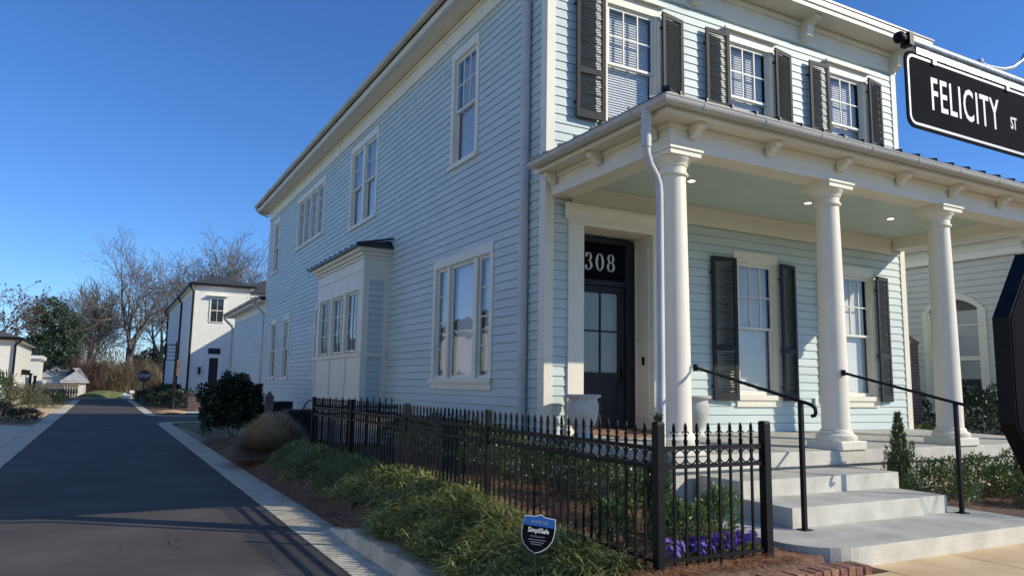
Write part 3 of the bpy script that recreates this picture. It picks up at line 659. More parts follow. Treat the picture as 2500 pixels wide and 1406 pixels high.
m.box(DF, 6.70, 6.90, -.1, .03, .90, 4.15); m.box(DF, 7.92, 8.12, -.1, .03, .90, 4.15); m.box(DF, 6.90, 7.92, -.1, .03, 3.33, 3.42); m.box(DF, 6.9, 7.92, -.1, .03, 4.07, 4.15)
m.build('door_frame', M['door'], dw)
m = MB(); m.box(DF, 6.90, 7.92, -.05, -.03, 3.42, 4.07); tr_ = m.build('transom', M['signblack'], H)
m = MB(); a, b = 6.905, 7.915
m.box(DF, a, a + .14, -.06, .0, .91, 3.32); m.box(DF, b - .14, b, -.06, 0, .91, 3.32); m.box(DF, a + .14, b - .14, -.06, 0, .91, 1.14); m.box(DF, a + .14, b - .14, -.06, 0, 1.70, 1.84); m.box(DF, a + .14, b - .14, -.06, 0, 3.20, 3.32)
m.box(DF, a + .14, b - .14, -.05, -.02, 1.14, 1.70); m.box(DF, a + .20, b - .20, -.02, -.008, 1.20, 1.64)
m.box(DF, 7.40, 7.425, -.05, -.003, 1.84, 3.20); m.box(DF, a + .14, b - .14, -.05, -.005, 2.53, 2.555)
dr = m.build('front_door', M['door'], H, bevel=.004)
m = MB(); m.box(DF, a + .13, b - .13, -.045, -.028, 1.83, 3.21); m.build('door_glass', M['frost'], dr)
m = MB(); m.box(DF, 7.83, 7.87, 0, .012, 1.62, 1.95); m.tube([DF(7.85, .01, 1.90), DF(7.85, .06, 1.90), DF(7.85, .06, 1.72), DF(7.85, .01, 1.72)], .011, 6); m.lathe(DF(7.85, .0, 2.03), [(.03, -.01), (.03, .01)], 12); m.build('door_handle', M['black'], dr)
m = MB(); m.box(Fr((8.12, 0, 0), (0, 1, 0), (-1, 0, 0)), 10.20, 10.26, 0, .02, 1.98, 2.12); m.build('doorbell', M['black'], H, bevel=.004)
m = MB(); m.box(FRONT, 12.02, 12.11, .02, .06, 1.33, 1.46); m.build('outlet_cover', M['white'], H, bevel=.006)

# lettering helpers
def text_mb(txt, size, F, u, z, n=.0, sx=1.0, th=.002, bold=.0, shear=0, sp=1.0):
    c = bpy.data.curves.new('txt', 'FONT'); c.body = txt; c.size = size; c.offset = bold; c.extrude = th; c.shear = shear; c.resolution_u = 3; c.space_character = sp
    o = bpy.data.objects.new('txt', c); me = o.to_mesh(); mb = MB()
    xs_ = [v.co.x for v in me.vertices]; cx = (min(xs_) + max(xs_)) / 2; ys_ = [v.co.y for v in me.vertices]; cy = (min(ys_) + max(ys_)) / 2
    for v in me.vertices: mb.v.append(tuple(F(u + (v.co.x - cx) * sx, n + v.co.z, z + v.co.y - cy)))
    for p in me.polygons: mb.addf(list(p.vertices))
    w_ = (max(xs_) - min(xs_)) * sx; o.to_mesh_clear(); bpy.data.objects.remove(o); bpy.data.curves.remove(c)
    return mb, w_
def vstroke(mb, F, pts, wid, n0, n1):
    """closed or open stroke of varying width in the (u, z) plane"""
    P = [Vector((p[0], p[1])) for p in pts]; N_ = len(P); cl = (P[0] - P[-1]).length < 1e-6
    L = []; Rr = []
    for i in range(N_):
        a = P[i - 1] if i > 0 else (P[-2] if cl else P[0]); b = P[i + 1] if i < N_ - 1 else (P[1] if cl else P[-1])
        d = (b - a).normalized(); nn = Vector((-d.y, d.x)) * wid[i] / 2; L.append(P[i] + nn); Rr.append(P[i] - nn)
    for i in range(N_ - 1):
        q = [L[i], L[i + 1], Rr[i + 1], Rr[i]]
        mb.hexa([F(q[0].x, n0, q[0].y), F(q[1].x, n0, q[1].y), F(q[3].x, n0, q[3].y), F(q[2].x, n0, q[2].y), F(q[0].x, n1, q[0].y), F(q[1].x, n1, q[1].y), F(q[3].x, n1, q[3].y), F(q[2].x, n1, q[2].y)])
def ell(cx, cy, rx, ry, a0, a1, n, thick, thin):
    pts = []; w = []
    for i in range(n + 1):
        t = R(a0 + (a1 - a0) * i / n); pts.append((cx + rx * math.cos(t), cy + ry * math.sin(t))); w.append(thin + (thick - thin) * abs(math.cos(t)) ** 1.5)
    return pts, w
zc = 3.74; hh = .145
for (cx, kind) in ((7.18, '3'), (7.41, '0'), (7.645, '8')):
    m = MB()
    if kind == '0': p, w_ = ell(cx, zc, .065, hh, 0, 360, 28, .048, .014); vstroke(m, DF, p, w_, -.03, -.02)
    if kind == '8':
        p, w_ = ell(cx, zc + .078, .052, .068, 0, 360, 24, .042, .014); vstroke(m, DF, p, w_, -.03, -.02)
        p, w_ = ell(cx, zc - .068, .062, .078, 0, 360, 24, .046, .014); vstroke(m, DF, p, w_, -.03, -.0198)
    if kind == '3':
        p, w_ = ell(cx - .008, zc + .078, .052, .068, 150, -90, 18, .042, .014); vstroke(m, DF, p, w_, -.03, -.02)
        p, w_ = ell(cx - .008, zc - .068, .062, .078, 90, -155, 18, .048, .014); vstroke(m, DF, p, w_, -.03, -.0198)
        for (bx, bz) in ((cx - .045, zc + .095), (cx - .055, zc - .09)): p, w_ = ell(bx, bz, .012, .012, 0, 360, 10, .024, .024); vstroke(m, DF, p, w_, -.03, -.0194)
    m.build('house_number', M['number'], tr_)
# ---------------------------------------------------------------- steps, rails, urns, mat
def prism(mb, poly, z0, z1, side=0, top=1):
    a = [(x, y, z1) for x, y in poly]; b = [(x, y, z0) for x, y in poly]; n = len(poly)
    mb.cur = top; mb.face(a); mb.cur = side; mb.face(b[::-1])
    for i in range(n): j = (i + 1) % n; mb.face([a[i], b[i], b[j], a[j]])
m = MB()
prism(m, [(5.72, 6.98)] + [(5.66, 5.3)] + arc(6.16, 5.18, .5, 180, 270, 8) + arc(9.0, 5.13, .46, -90, 0, 6) + [(9.47, 5.9), (9.47, 6.98)], -.1, .176)
prism(m, [(6.33, 6.985), (6.33, 5.57), (8.95, 5.57), (8.95, 6.985)], .15, .38)
prism(m, [(6.32, 6.99), (6.32, 6.28), (9.10, 6.28), (9.10, 6.99)], .3, .57)
steps = tag(m.build('concrete_steps', [M['concrete'], M['tread']], bevel=.012), 'pale painted concrete steps with a rounded bottom tread leading to the porch', 'steps')
def rail(x, xc, lab):
    t = thing('handrail', lab, 'handrail', 'black iron handrails beside the steps')
    m = MB(); m.tube([(xc, 7.06, 1.845), (x, 5.50, 1.475), (x, 5.40, 1.455), (x, 5.33, 1.435), (x, 5.29, 1.40), (x, 5.285, 1.36), (x, 5.30, 1.33), (x, 5.335, 1.325)], [.019] * 8, 8)
    m.build('rail', M['black'], t, smooth=True)
    m = MB(); m.box(W, x - .022, x + .022, 5.45, 5.494, .18, 1.465); m.box(W, x - .06, x + .06, 5.41, 5.53, .177, .187); m.build('post', M['black'], t, bevel=.003)
    m = MB(); m.lathe((xc, 7.05, 1.845), [(.03, -.04), (.034, 0), (.03, .04)], 10); m.build('wall_bracket', M['black'], t)
rail(6.39, 6.40, 'black handrail from the corner column, left of the steps'); rail(9.08, 9.12, 'black handrail from the second column, right of the steps')
def urn(x, y, lab):
    m = MB(); p = [(.17, 0), (.17, .03), (.15, .05), (.12, .07), (.13, .10), (.175, .18), (.215, .28), (.235, .38), (.24, .46), (.225, .54), (.215, .57), (.23, .60), (.275, .615), (.28, .635), (.265, .65), (.23, .65), (.215, .60), (.01, .59)]
    m.lathe((x, y, .828), p, 28); o = m.build('urn', M['terracotta'], smooth=True, loc=(x, y, .828)); tag(o, lab, 'urn', 'pale urns flanking the front door')
    s = MB(); s.lathe((x, y, .828 + .602), [(.212, 0), (.15, .012), (.01, .02)], 14); s.build('soil', M['mulch'], o).location = (-0, 0, 0)
    o.children[0].matrix_parent_inverse = Matrix.Translation((-x, -y, -.828))
    return o
urn(6.42, 9.56, 'pale empty urn on the porch left of the front door'); urn(8.60, 9.52, 'pale urn on the porch behind the corner column')
m = MB(); m.box(W, 6.98, 7.95, 9.36, 9.92, .832, .852); tag(m.build('doormat', M['mat_brown']), 'brown coir doormat on the porch before the front door', 'doormat')

# ---------------------------------------------------------------- iron fence
FN = thing('iron_fence', 'black iron fence with spear finials and rings around the planting beside the house', 'fence')
def spear(mb, x, y, zt, zb, r=.0095, scroll=None):
    mb.box(W, x - r, x + r, y - r, y + r, zb, zt - .175)
    p = [(.004, 0), (.012, -.02), (.016, -.045), (.010, -.085), (.012, -.095), (.018, -.10), (.018, -.108), (.010, -.115), (.013, -.125), (.012, -.135), (.019, -.145), (.016, -.175), (.010, -.20)]
    mb.lathe((x, y, zt), [(a, b) for a, b in p][::-1], 7)
def panel(A, B, za, zb_, n, base_a, base_b, sub=True, label=None):
    """za/zb_: z of the finial tips at the ends"""
    A = Vector((*A, 0)); B = Vector((*B, 0)); L = (B - A).length; d = (B - A).normalized(); nv = Vector((-d.y, d.x, 0))
    P = lambda t, off=0: A + d * (L * t) + nv * off; Zt = lambda t: za + (zb_ - za) * t; o = None
    for (dz, hh_) in ((-.205, .016), (-.355, .016), (-1.09, .014)):
        m = MB(); a, b = P(0), P(1); q = nv * .016
        m.hexa([a - q + Vector((0, 0, Zt(0) + dz - hh_)), a + q + Vector((0, 0, Zt(0) + dz - hh_)), b - q + Vector((0, 0, Zt(1) + dz - hh_)), b + q + Vector((0, 0, Zt(1) + dz - hh_)),
                a - q + Vector((0, 0, Zt(0) + dz + hh_)), a + q + Vector((0, 0, Zt(0) + dz + hh_)), b - q + Vector((0, 0, Zt(1) + dz + hh_)), b + q + Vector((0, 0, Zt(1) + dz + hh_))])
        r_ = m.build('rail', M['black'], FN); o = o or r_
    rg = MB()
    for i in range(n + 1):
        t = (i + .5) / (n + 1); c = P(t); rg.torus((c.x, c.y, Zt(t) - .280), .056, .0055, nv, 18, 4)
    rg.build('ring_row', M['black'], o, smooth=True)
    mm = None
    for i in range(n):
        t = (i + 1) / (n + 1); c = P(t)
        if sub or mm is None: mm = MB()
        spear(mm, c.x, c.y, Zt(t), base_a + (base_b - base_a) * t)
        sp = [(d * -.05 + Vector((0, 0, -.125))), (d * -.045 + Vector((0, 0, -.112))), (d * -.02 + Vector((0, 0, -.098))), d * .0 + Vector((0, 0, -.105)), (d * .02 + Vector((0, 0, -.098))), (d * .045 + Vector((0, 0, -.112))), (d * .05 + Vector((0, 0, -.125)))]
        cc = Vector((c.x, c.y, Zt(t))); mm.tube([cc + s_ * .72 for s_ in sp], [.004, .006, .007, .008, .007, .006, .004], 5)
        if sub: mm.build('picket', M['black'], o, smooth=False)
    if not sub: mm.build('picket_row', M['black'], o)
def fpost(x, y, zt, zb, w=.034):
    m = MB(); m.box(W, x - w, x + w, y - w, y + w, zb, zt - .02); m.hexa([(x - w - .004, y - w - .004, zt - .02), (x + w + .004, y - w - .004, zt - .02), (x - w - .004, y + w + .004, zt - .02), (x + w + .004, y + w + .004, zt - .02), (x - w * .8, y - w * .8, zt), (x + w * .8, y - w * .8, zt), (x - w * .8, y + w * .8, zt), (x + w * .8, y + w * .8, zt)])
    m.build('fence_post', M['black'], FN, bevel=.004)
fp = [(4.0, 7.92, 1.305, .1), (4.0, 10.60, 1.305, .1), (4.0, 13.40, 1.305, .05), (4.0, 16.20, 1.30, 0)]
fpost(4.0, 4.86, 1.305, .0, .038); fpost(5.20, 4.86, 1.305, .0, .038)
for p in fp: fpost(*p)
panel((5.16, 4.86), (4.04, 4.86), 1.295, 1.295, 8, .10, .10)
panel((4.0, 4.90), (4.0, 7.88), 1.295, 1.295, 22, .10, .2)
for i in range(3): panel((4.0, fp[i][1] + .04), (4.0, fp[i + 1][1] - .04), fp[i][2] - .01, fp[i + 1][2] - .01, 20, .2, .2)
panel((4.05, 16.2), (5.88, 16.2), 1.30, 1.30, 12, .1, .1, sub=False)

# ---------------------------------------------------------------- brick edging
m = MB(); x = 4.02; r_ = random.Random(3)
while x < 6.02:
    w = .092; j = r_.uniform(-.006, .006); sl_ = -.02 * (x - 4)
    m.box(W, x, x + w, 4.50 + j + sl_, 4.72 + j + sl_, -.05, .075 + r_.uniform(-.006, .006)); x += w + .009
tag(m.build('brick_edging', M['brick_edge'], bevel=.006), 'low row of red bricks edging the flower bed by the sidewalk', 'edging')

# ---------------------------------------------------------------- yard sign
YS = thing('yard_sign', 'blue and black shield sign on a stake in the long grass', 'sign')
yc = Vector((3.05, 5.15, .455)); U_ = Vector((.93, -.30, 0)).normalized(); N_ = Vector((-U_.y, U_.x, 0)) * -1
N_ = Vector((U_.y, -U_.x, 0)); tilt = R(-9)
U2 = U_ * math.cos(tilt) + Vector((0, 0, 1)) * math.sin(tilt); Z2 = N_.cross(U2) * -1
if Z2.z < 0: Z2 = -Z2
YF = Fr(yc, U2 * .88, N_, Z2 * .88)
half = [(0, .150), (.045, .130), (.135, .125), (.142, .06), (.145, .0), (.135, -.06), (.10, -.115), (.055, -.15), (0, -.172)]
outl = [(x, z) for x, z in half] + [(-x, z) for x, z in half[::-1][1:-1]]
def plate(name, ol, n0, n1, mat, par, F=YF):
    m = MB(); m.extrude(ol, lambda a, b: F(a, n0, b), lambda a, b: F(a, n1, b)); return m.build(name, mat, par)
plate('sign_plate', [(x * 1.05, z * 1.04) for x, z in outl], -.004, 0, M['signwhite'], YS)
plate('shield', outl, .0005, .002, M['signblack'], YS)
topb = [(x, z) for x, z in outl if z > .055]; topb = [(0, .150), (.045, .130), (.135, .125), (.142, .052), (-.142, .052), (-.135, .125), (-.045, .130)]
plate('blue_band', topb, .0025, .0035, M['blue'], YS)
for (tx, sz, zz, sx, mt, bo) in (('PROTECTED', .030, .088, .95, 'grey_text', .0004), ('SimpliSafe', .056, .012, .86, 'signwhite', .0012), ('HOME SECURITY', .018, -.035, 1, 'grey_text', 0)):
    mb, w_ = text_mb(tx, sz, YF, 0, zz, .004, sx, .0005, bo); mb.build('lettering', M[mt], YS, fix=False)
m = MB()
for zz, w_ in ((-.062, .08), (-.082, .065), (-.10, .05)): m.box(YF, -w_, w_, .003, .004, zz - .003, zz + .001)
m.build('small_print', M['grey_text'], YS)
m = MB(); m.tube([YF(0, -.012, .16), YF(0, -.012, -.2), (3.05, 5.16, -.15)], .008, 6); m.build('stake', M['black_matte'], YS)

# ---------------------------------------------------------------- street-name and stop sign on one pole
SS = thing('street_sign', 'black street-name blade lettered FELICITY ST hanging from a bar above a stop sign', 'street sign')
BF = Fr((0, 1.65, 0), (1, 0, 0), (0, -1, 0))
def rrect(u0, u1, z0, z1, r, n=5):
    p = []
    for (cx, cz, a0) in ((u1 - r, z1 - r, 0), (u0 + r, z1 - r, 90), (u0 + r, z0 + r, 180), (u1 - r, z0 + r, 270)):
        for i in range(n + 1): t = R(a0 + 90 * i / n); p.append((cx + r * math.cos(t), cz + r * math.sin(t)))
    return p
b0, b1, c0, c1 = 2.545, 3.44, 2.545, 2.845
plate('blade', rrect(b0, b1, c0, c1, .04), -.001, .004, M['signblack'], SS, BF)
m = MB(); A_ = rrect(b0 + .012, b1 - .012, c0 + .012, c1 - .012, .035); B_ = rrect(b0 + .022, b1 - .022, c0 + .022, c1 - .022, .027)
for i in range(len(A_)):
    j = (i + 1) % len(A_); m.hexa([BF(*q) for q in [(A_[i][0], .004, A_[i][1]), (A_[j][0], .004, A_[j][1]), (B_[i][0], .004, B_[i][1]), (B_[j][0], .004, B_[j][1]), (A_[i][0], .0055, A_[i][1]), (A_[j][0], .0055, A_[j][1]), (B_[i][0], .0055, B_[i][1]), (B_[j][0], .0055, B_[j][1])]])
m.build('white_border', M['signwhite'], SS)
mb, w_ = text_mb('FELICITY', .186, BF, 2.925, 2.700, .0045, .575, .0008, .0018, sp=1.12); mb.build('lettering', M['signwhite'], SS, fix=False)
mb, w2 = text_mb('ST', .072, BF, 3.255, 2.685, .0045, .62, .0008, .0015); mb.build('lettering', M['signwhite'], SS, fix=False)
m = MB()
for u in (2.72, 3.22): m.box(BF, u - .012, u + .012, .004, .012, 2.815, 2.838)
m.build('clamp', M['galv'], SS, bevel=.003)
m = MB(); m.tube([BF(2.565, 0, 2.885), BF(3.52, 0, 2.885)], .018, 10); m.box(BF, 2.62, 3.45, -.006, .006, 2.842, 2.872); m.build('bar', M['galv'], SS, smooth=True)
m = MB(); q = BF(2.535, 0, 2.885); m.tube([BF(2.505, 0, 2.885), BF(2.512, 0, 2.885), BF(2.525, 0, 2.885), BF(2.545, 0, 2.885), BF(2.555, 0, 2.885), BF(2.575, 0, 2.885)], [.006, .018, .024, .018, .014, .020], 10); m.box(BF, 2.56, 2.585, -.02, .02, 2.86, 2.91); m.build('finial', M['black'], SS, smooth=True)
m = MB(); m.tube([BF(3.05, 0, 2.903), BF(3.09, 0, 2.90), BF(3.15, 0, 2.905), BF(3.22, 0, 2.915), BF(3.29, 0, 2.94), BF(3.37, 0, 2.99), BF(3.45, 0, 3.09), BF(3.51, 0, 3.2)], .009, 8); m.lathe(BF(3.05, 0, 2.905), [(.012, 0), (.012, .015)], 8); m.build('scroll_bracket', M['galv'], SS, smooth=True)
m = MB(); m.lathe((3.56, 1.65, -.05), [(.11, 0), (.11, .05), (.09, .12), (.07, .2), (.065, .5), (.055, .55), (.048, .6), (.045, 3.4), (.06, 3.42), (.06, 3.46), (.04, 3.5), (.05, 3.56), (.04, 3.62), (.01, 3.66)], 16); m.build('pole', M['black'], SS, smooth=True)
th = R(9); OU = Vector((math.cos(th), math.sin(th), 0)); ON = Vector((math.sin(th), -math.cos(th), 0)); OF = Fr((3.605, 1.72, 1.66), OU, ON)
q = .50; a_ = q * math.tan(R(22.5)); oc = [(q, a_), (a_, q), (-a_, q), (-q, a_), (-q, -a_), (-a_, -q), (a_, -q), (q, -a_)]
o = plate('stop_sign_frame', oc, -.06, .0, M['black'], SS, OF)
plate('stop_sign_back', [(x * .985, z * .985) for x, z in oc], .0005, .004, M['signblack'], SS, OF)
plate('stop_sign_face', [(x * .93, z * .93) for x, z in oc], -.065, -.0605, M['signred'], SS, OF)
OB = Fr(OF.o, OU * -1, ON * -1); mb, w_ = text_mb('STOP', .36, OB, 0, 0, .066, .8, .001, .006); mb.build('lettering', M['signwhite'], SS, fix=False)

# ---------------------------------------------------------------- plants
def rdir(r): 
    z = r.uniform(-1, 1); t = r.uniform(0, 6.283); q = math.sqrt(1 - z * z); return Vector((q * math.cos(t), q * math.sin(t), z))
def shrub(name, c, rad, n, L, w, mat, label, group=None, seed=1, cat='shrub', lump=.22, stems=True, upward=.3, flat=None):
    """leafy shrub: stems plus leaves filling an uneven crown; c = centre of the base"""
    r = random.Random(seed); mb = MB(); cc = Vector((0, 0, rad[2]))
    off = Vector((seed * 3.1, seed * 1.7, 0))
    for _ in range(n):
        d = rdir(r)
        if d.z < -.55: d.z *= -1
        rr = r.random() ** .33
        if r.random() < .55: rr = r.uniform(.86, 1.04)
        k = 1 + lump * 2 * mnoise.noise(d * 2.1 + off) + lump * .8 * mnoise.noise(d * 5.0 + off)
        if mnoise.noise(d * 4.2 - off) < -.28: rr *= .78
        p = cc + Vector((d.x * rad[0], d.y * rad[1], d.z * rad[2])) * rr * k
        if p.z < .02: p.z = r.uniform(.02, .15)
        ld = (d * .7 + rdir(r) * .8 + Vector((0, 0, upward)))
        mb.leaf(p, ld, rdir(r), L * r.uniform(.6, 1.3), w * r.uniform(.7, 1.2))
    o = mb.build('foliage' if stems else name, M[mat], fix=False)
    if not stems: o.location = c; return tag(o, label, cat, group)
    t = thing(name, label, cat, group); o.parent = t; sb = MB()
    for i in range(7):
        d = rdir(r); e = Vector((d.x * rad[0] * .7, d.y * rad[1] * .7, rad[2] * r.uniform(1.0, 1.7)))
        sb.tube([(d.x * .04, d.y * .04, -.05), e * .5 + Vector((0, 0, .05)), e], [.012, .008, .004], 4)
    sb.build('stem', M['bark'], t); t.location = c; return t
def put(t, c, rz, s, label):
    n = copy_tree(t); n.location = c; n.rotation_euler = (0, 0, rz); n.scale = (s, s, s) if not hasattr(s, '__len__') else s; n['label'] = label; return n

g = 'boxwood shrubs behind the iron fence'
bx = shrub('boxwood', (4.95, 6.35, .12), (.42, .42, .30), 3400, .035, .022, 'boxwood', 'boxwood nearest the corner of the iron fence, sunlit', g, 11)
for i, (x, y, z, s, lb) in enumerate([(5.15, 7.25, .15, 1.05, 'boxwood behind the long fence, second back from the fence corner'), (5.1, 8.15, .2, 1.15, 'boxwood behind the fence, just in front of the square mid post'), (5.15, 9.15, .22, 1.1, 'rounded boxwood behind the square mid post of the long fence'),
        (5.2, 10.15, .22, 1.15, 'shaded boxwood under the large triple window, nearest the porch'), (5.2, 11.3, .22, 1.2, 'dark boxwood under the left half of the large triple window'), (5.2, 12.5, .22, 1.2, 'dark boxwood at the foot of the wall left of the triple window'), (5.15, 13.8, .2, 1.15, 'last dark boxwood before the fence return')]):
    put(bx, (x, y, z), i * 1.1, (s, s, s * (1.0 if i < 3 else 1.15)), lb)
sp = shrub('flowering_shrub', (4.62, 5.45, .04), (.20, .20, .27), 1500, .045, .018, 'light_leaf', 'bright leafy plant behind the front fence, next to the corner post', 'bright leafy plants behind the front fence', 21, 'plant', upward=.8)
put(sp, (5.35, 5.62, .04), 2, 1.05, 'bright leafy plant behind the front fence, beside the steps'); put(sp, (4.98, 5.5, .02), 4, .85, 'smaller bright leafy plant in the middle of the front bed')
put(sp, (4.2, 5.75, .06), 1, .9, 'bright leafy plant behind the long fence close to the corner post')
def conifer(name, c, r0, H_, n, label, seed, mat='juniper', cat='conifer', L=.07, w=.016, spires=7):
    r = random.Random(seed); mb = MB(); ax = []
    for i in range(spires):
        a = r.uniform(0, 6.28); q = r0 * r.uniform(.15, .65) if i else 0; ax.append((q * math.cos(a), q * math.sin(a), H_ * (1 if i == 0 else r.uniform(.42, .86) * (1 - .35 * q / r0)), r0 * (.50 if i == 0 else r.uniform(.26, .42))))
    for _ in range(n):
        x, y, hh, rr = r.choice(ax) if r.random() < .6 else ax[0]; t = r.random() ** 1.25; a = r.uniform(0, 6.28)
        q = rr * min(1, t * 3 + .3) * (1 - t) ** .75 * r.uniform(.5, 1.08); p = Vector((x + q * math.cos(a), y + q * math.sin(a), .02 + hh * t))
        mb.leaf(p, Vector((math.cos(a) * .7, math.sin(a) * .7, 1.0)) + rdir(r) * .45, rdir(r), L * r.uniform(.5, 1.3), w)
    t = thing(name, label, cat); mb.build('foliage', M[mat], t, fix=False); s = MB(); s.tube([(0, 0, -.05), (0, 0, H_ * .8)], [.02, .006], 6); s.build('trunk', M['bark'], t); t.location = c; return t
conifer('juniper', (9.46, 6.50, .02), .42, 1.32, 8500, 'pointed green juniper right of the concrete steps', 5, spires=15).scale = (.84, .84, .95)
conifer('juniper', (4.98, 6.05, .05), .20, 1.22, 3400, 'slim dark juniper behind the front fence beside the porch downspout', 6, spires=5)
g = 'boxwood hedge right of the steps'
b2 = shrub('boxwood', (10.12, 6.35, .02), (.42, .40, .32), 4200, .034, .022, 'boxwood', 'small boxwood between the juniper and the right-hand rail post', g, 31)
for i, (x, y, s, lb) in enumerate([(11.05, 6.35, 1.05, 'boxwood just right of the right-hand rail post'), (11.85, 6.15, 1.12, 'boxwood at the right edge of the view, in front of the third column'), (11.0, 5.55, .8, 'low boxwood in the front row right of the rail post'), (11.75, 5.35, .9, 'low boxwood in the front row at the right edge'), (12.7, 6.2, 1.1, 'boxwood farthest right along the porch')]):
    put(b2, (x, y, .0), 1 + i * 1.3, s, lb)
hd = shrub('hedge', (16.0, 10.4, .35), (.9, .35, .26), 3500, .04, .03, 'light_leaf', 'low sunlit clipped hedge beyond the right end of the porch', None, 41, 'hedge')
shrub('shrub', (17.3, 9.7, .05), (.9, .6, .85), 3600, .085, .045, 'dark_leaf', 'loose dark shrub below the arched window of the neighbouring house', None, 42)
shrub('shrub', (17.3, 11.6, .1), (.55, .55, .75), 1800, .085, .045, 'dark_leaf', 'dark shrub between the brick pier and the neighbouring house', None, 43)
shrub('holly_bush', (3.80, 25.6, -.35), (.88, .88, 1.06), 15000, .10, .065, 'dark_leaf', 'large dark green holly bush by the road before the capped post', None, 44, 'bush', lump=.24)
# ornamental grass ball
r = random.Random(9); mb = MB()
for _ in range(13000):
    a = r.uniform(0, 6.283); e = r.random() ** .7 * 1.48; L = r.uniform(.84, 1.02); d = Vector((math.cos(a) * math.sin(e), math.sin(a) * math.sin(e), math.cos(e)))
    b0_ = Vector((math.cos(a), math.sin(a), 0)) * r.uniform(0, .16); sw = Vector((-math.sin(a), math.cos(a), 0)) * .011; P_ = []
    for k_ in range(5):
        t_ = k_ / 4; P_.append(b0_ + d * L * t_ + Vector((0, 0, -.28 * t_ * t_ * math.sin(e))) + Vector((math.cos(a + 1.5), math.sin(a + 1.5), 0)) * .05 * t_ * t_ * r.uniform(-1, 1)); P_[-1].z = max(P_[-1].z, .015 + .03 * t_)
    for k_ in range(4): mb.face([P_[k_] - sw * (1 - k_ / 5), P_[k_] + sw * (1 - k_ / 5), P_[k_ + 1] + sw * (1 - (k_ + 1) / 5), P_[k_ + 1] - sw * (1 - (k_ + 1) / 5)])
o = mb.build('ornamental_grass', M['straw_grass'], fix=False); o.location = (3.62, 18.4, -.16); o.scale = (1.08, 1.08, 1.10); tag(o, 'rounded clump of dry brown ornamental grass at the left end of the fence', 'ornamental grass')
# pansies
def pansy(seed):
    r = random.Random(seed); t = thing('pansy', 'x', 'flower', 'violet pansies in the front bed'); fo = MB(); pe = MB()
    for _ in range(90): d = rdir(r); d.z = abs(d.z) * .6; fo.leaf(Vector((d.x * .08, d.y * .08, d.z * .1 + .02)), d + Vector((0, 0, .5)), rdir(r), .05, .025)
    for _ in range(22):
        d = rdir(r); d.z = abs(d.z); c = Vector((d.x * .10, d.y * .09, .10 + d.z * .09)); nn = (d + Vector((-.2, -.8, .5))).normalized(); a_ = nn.cross(Vector((0, 0, 1))).normalized(); b_ = nn.cross(a_)
        for k_ in range(5): q = k_ * 1.257; pe.leaf(c, a_ * math.cos(q) + b_ * math.sin(q) + nn * .15, nn, .036, .034)
    fo.build('leaves', M['light_leaf'], t, fix=False); pe.build('petals', M['pansy'], t, fix=False); return t
p0 = pansy(3); spots = [(4.28, 5.08, 'next to the corner post'), (4.46, 5.22, 'second from the corner post'), (4.62, 5.02, 'below the second ring of the front fence'), (4.74, 5.26, 'behind the middle pickets'), (4.90, 5.08, 'below the middle rings'), (5.06, 5.28, 'in the back row near the end post'), (5.20, 5.12, 'right behind the end post'), (5.36, 5.26, 'against the bottom step')]
for i, (x, y, lb) in enumerate(spots):
    q = p0 if i == 0 else copy_tree(p0); q.location = (x, y, .11); q.rotation_euler = (0, 0, i * .7); q['label'] = 'violet pansy clump in the front bed, ' + lb

# long grass (liriope) and pine straw: ground cover
r = random.Random(12); mb = MB()
def gd(x, y):   # density of the long grass
    edge = 3.02 + .26 * sm(8.4, 10.4, y) + .12 * mnoise.noise(Vector((x, y * 1.3, 4)))
    d = sm(edge - .1, edge + .15, x) * (1 - sm(3.95, 4.25, x)) * sm(4.95, 5.35, y + .35 * mnoise.noise(Vector((x * 2, 0, 0)))) * (1 - sm(16.5, 18, y))
    if y > 10.8: d *= .75
    if x > 3.9 and y < 8: d = 0
    return d
cl = 0
while cl < 1500:
    x = r.uniform(2.98, 4.15); y = 4.9 + (r.random() ** 1.55) * 12.6
    if r.random() > gd(x, y): continue
    cl += 1; base = Vector((x, y, h(x, y) - .01)); far = y > 9; nb = 26 if not far else 18; s0 = r.uniform(.7, 1.1)
    for _ in range(nb):
        a = r.uniform(0, 6.283); e = r.uniform(.1, 1.0); L = r.uniform(.24, .42) * s0; d = Vector((math.cos(a) * math.sin(e), math.sin(a) * math.sin(e), math.cos(e))); w_ = r.uniform(.0045, .0075) * (1.0 if not far else 1.5); sw = Vector((-math.sin(a), math.cos(a), 0)) * w_
        c0 = base + Vector((math.cos(a), math.sin(a), 0)) * r.uniform(0, .04); drop = L * r.uniform(.35, .95); P_ = []
        for k_ in range(5): t_ = k_ / 4; P_.append(c0 + d * L * t_ + Vector((math.cos(a), math.sin(a), 0)) * L * .3 * t_ * t_ + Vector((0, 0, -drop * t_ ** 2.4)))
        wd_ = (1, 1, .9, .6, .1)
        for k_ in range(4): mb.face([P_[k_] - sw * wd_[k_], P_[k_] + sw * wd_[k_], P_[k_ + 1] + sw * wd_[k_ + 1], P_[k_ + 1] - sw * wd_[k_ + 1]])
tag(mb.build('long_grass', M['liriope'], fix=False), 'long arching green grass filling the bed outside the iron fence', 'grass', kind='stuff')
mb = MB(); r = random.Random(14); nn_ = 0
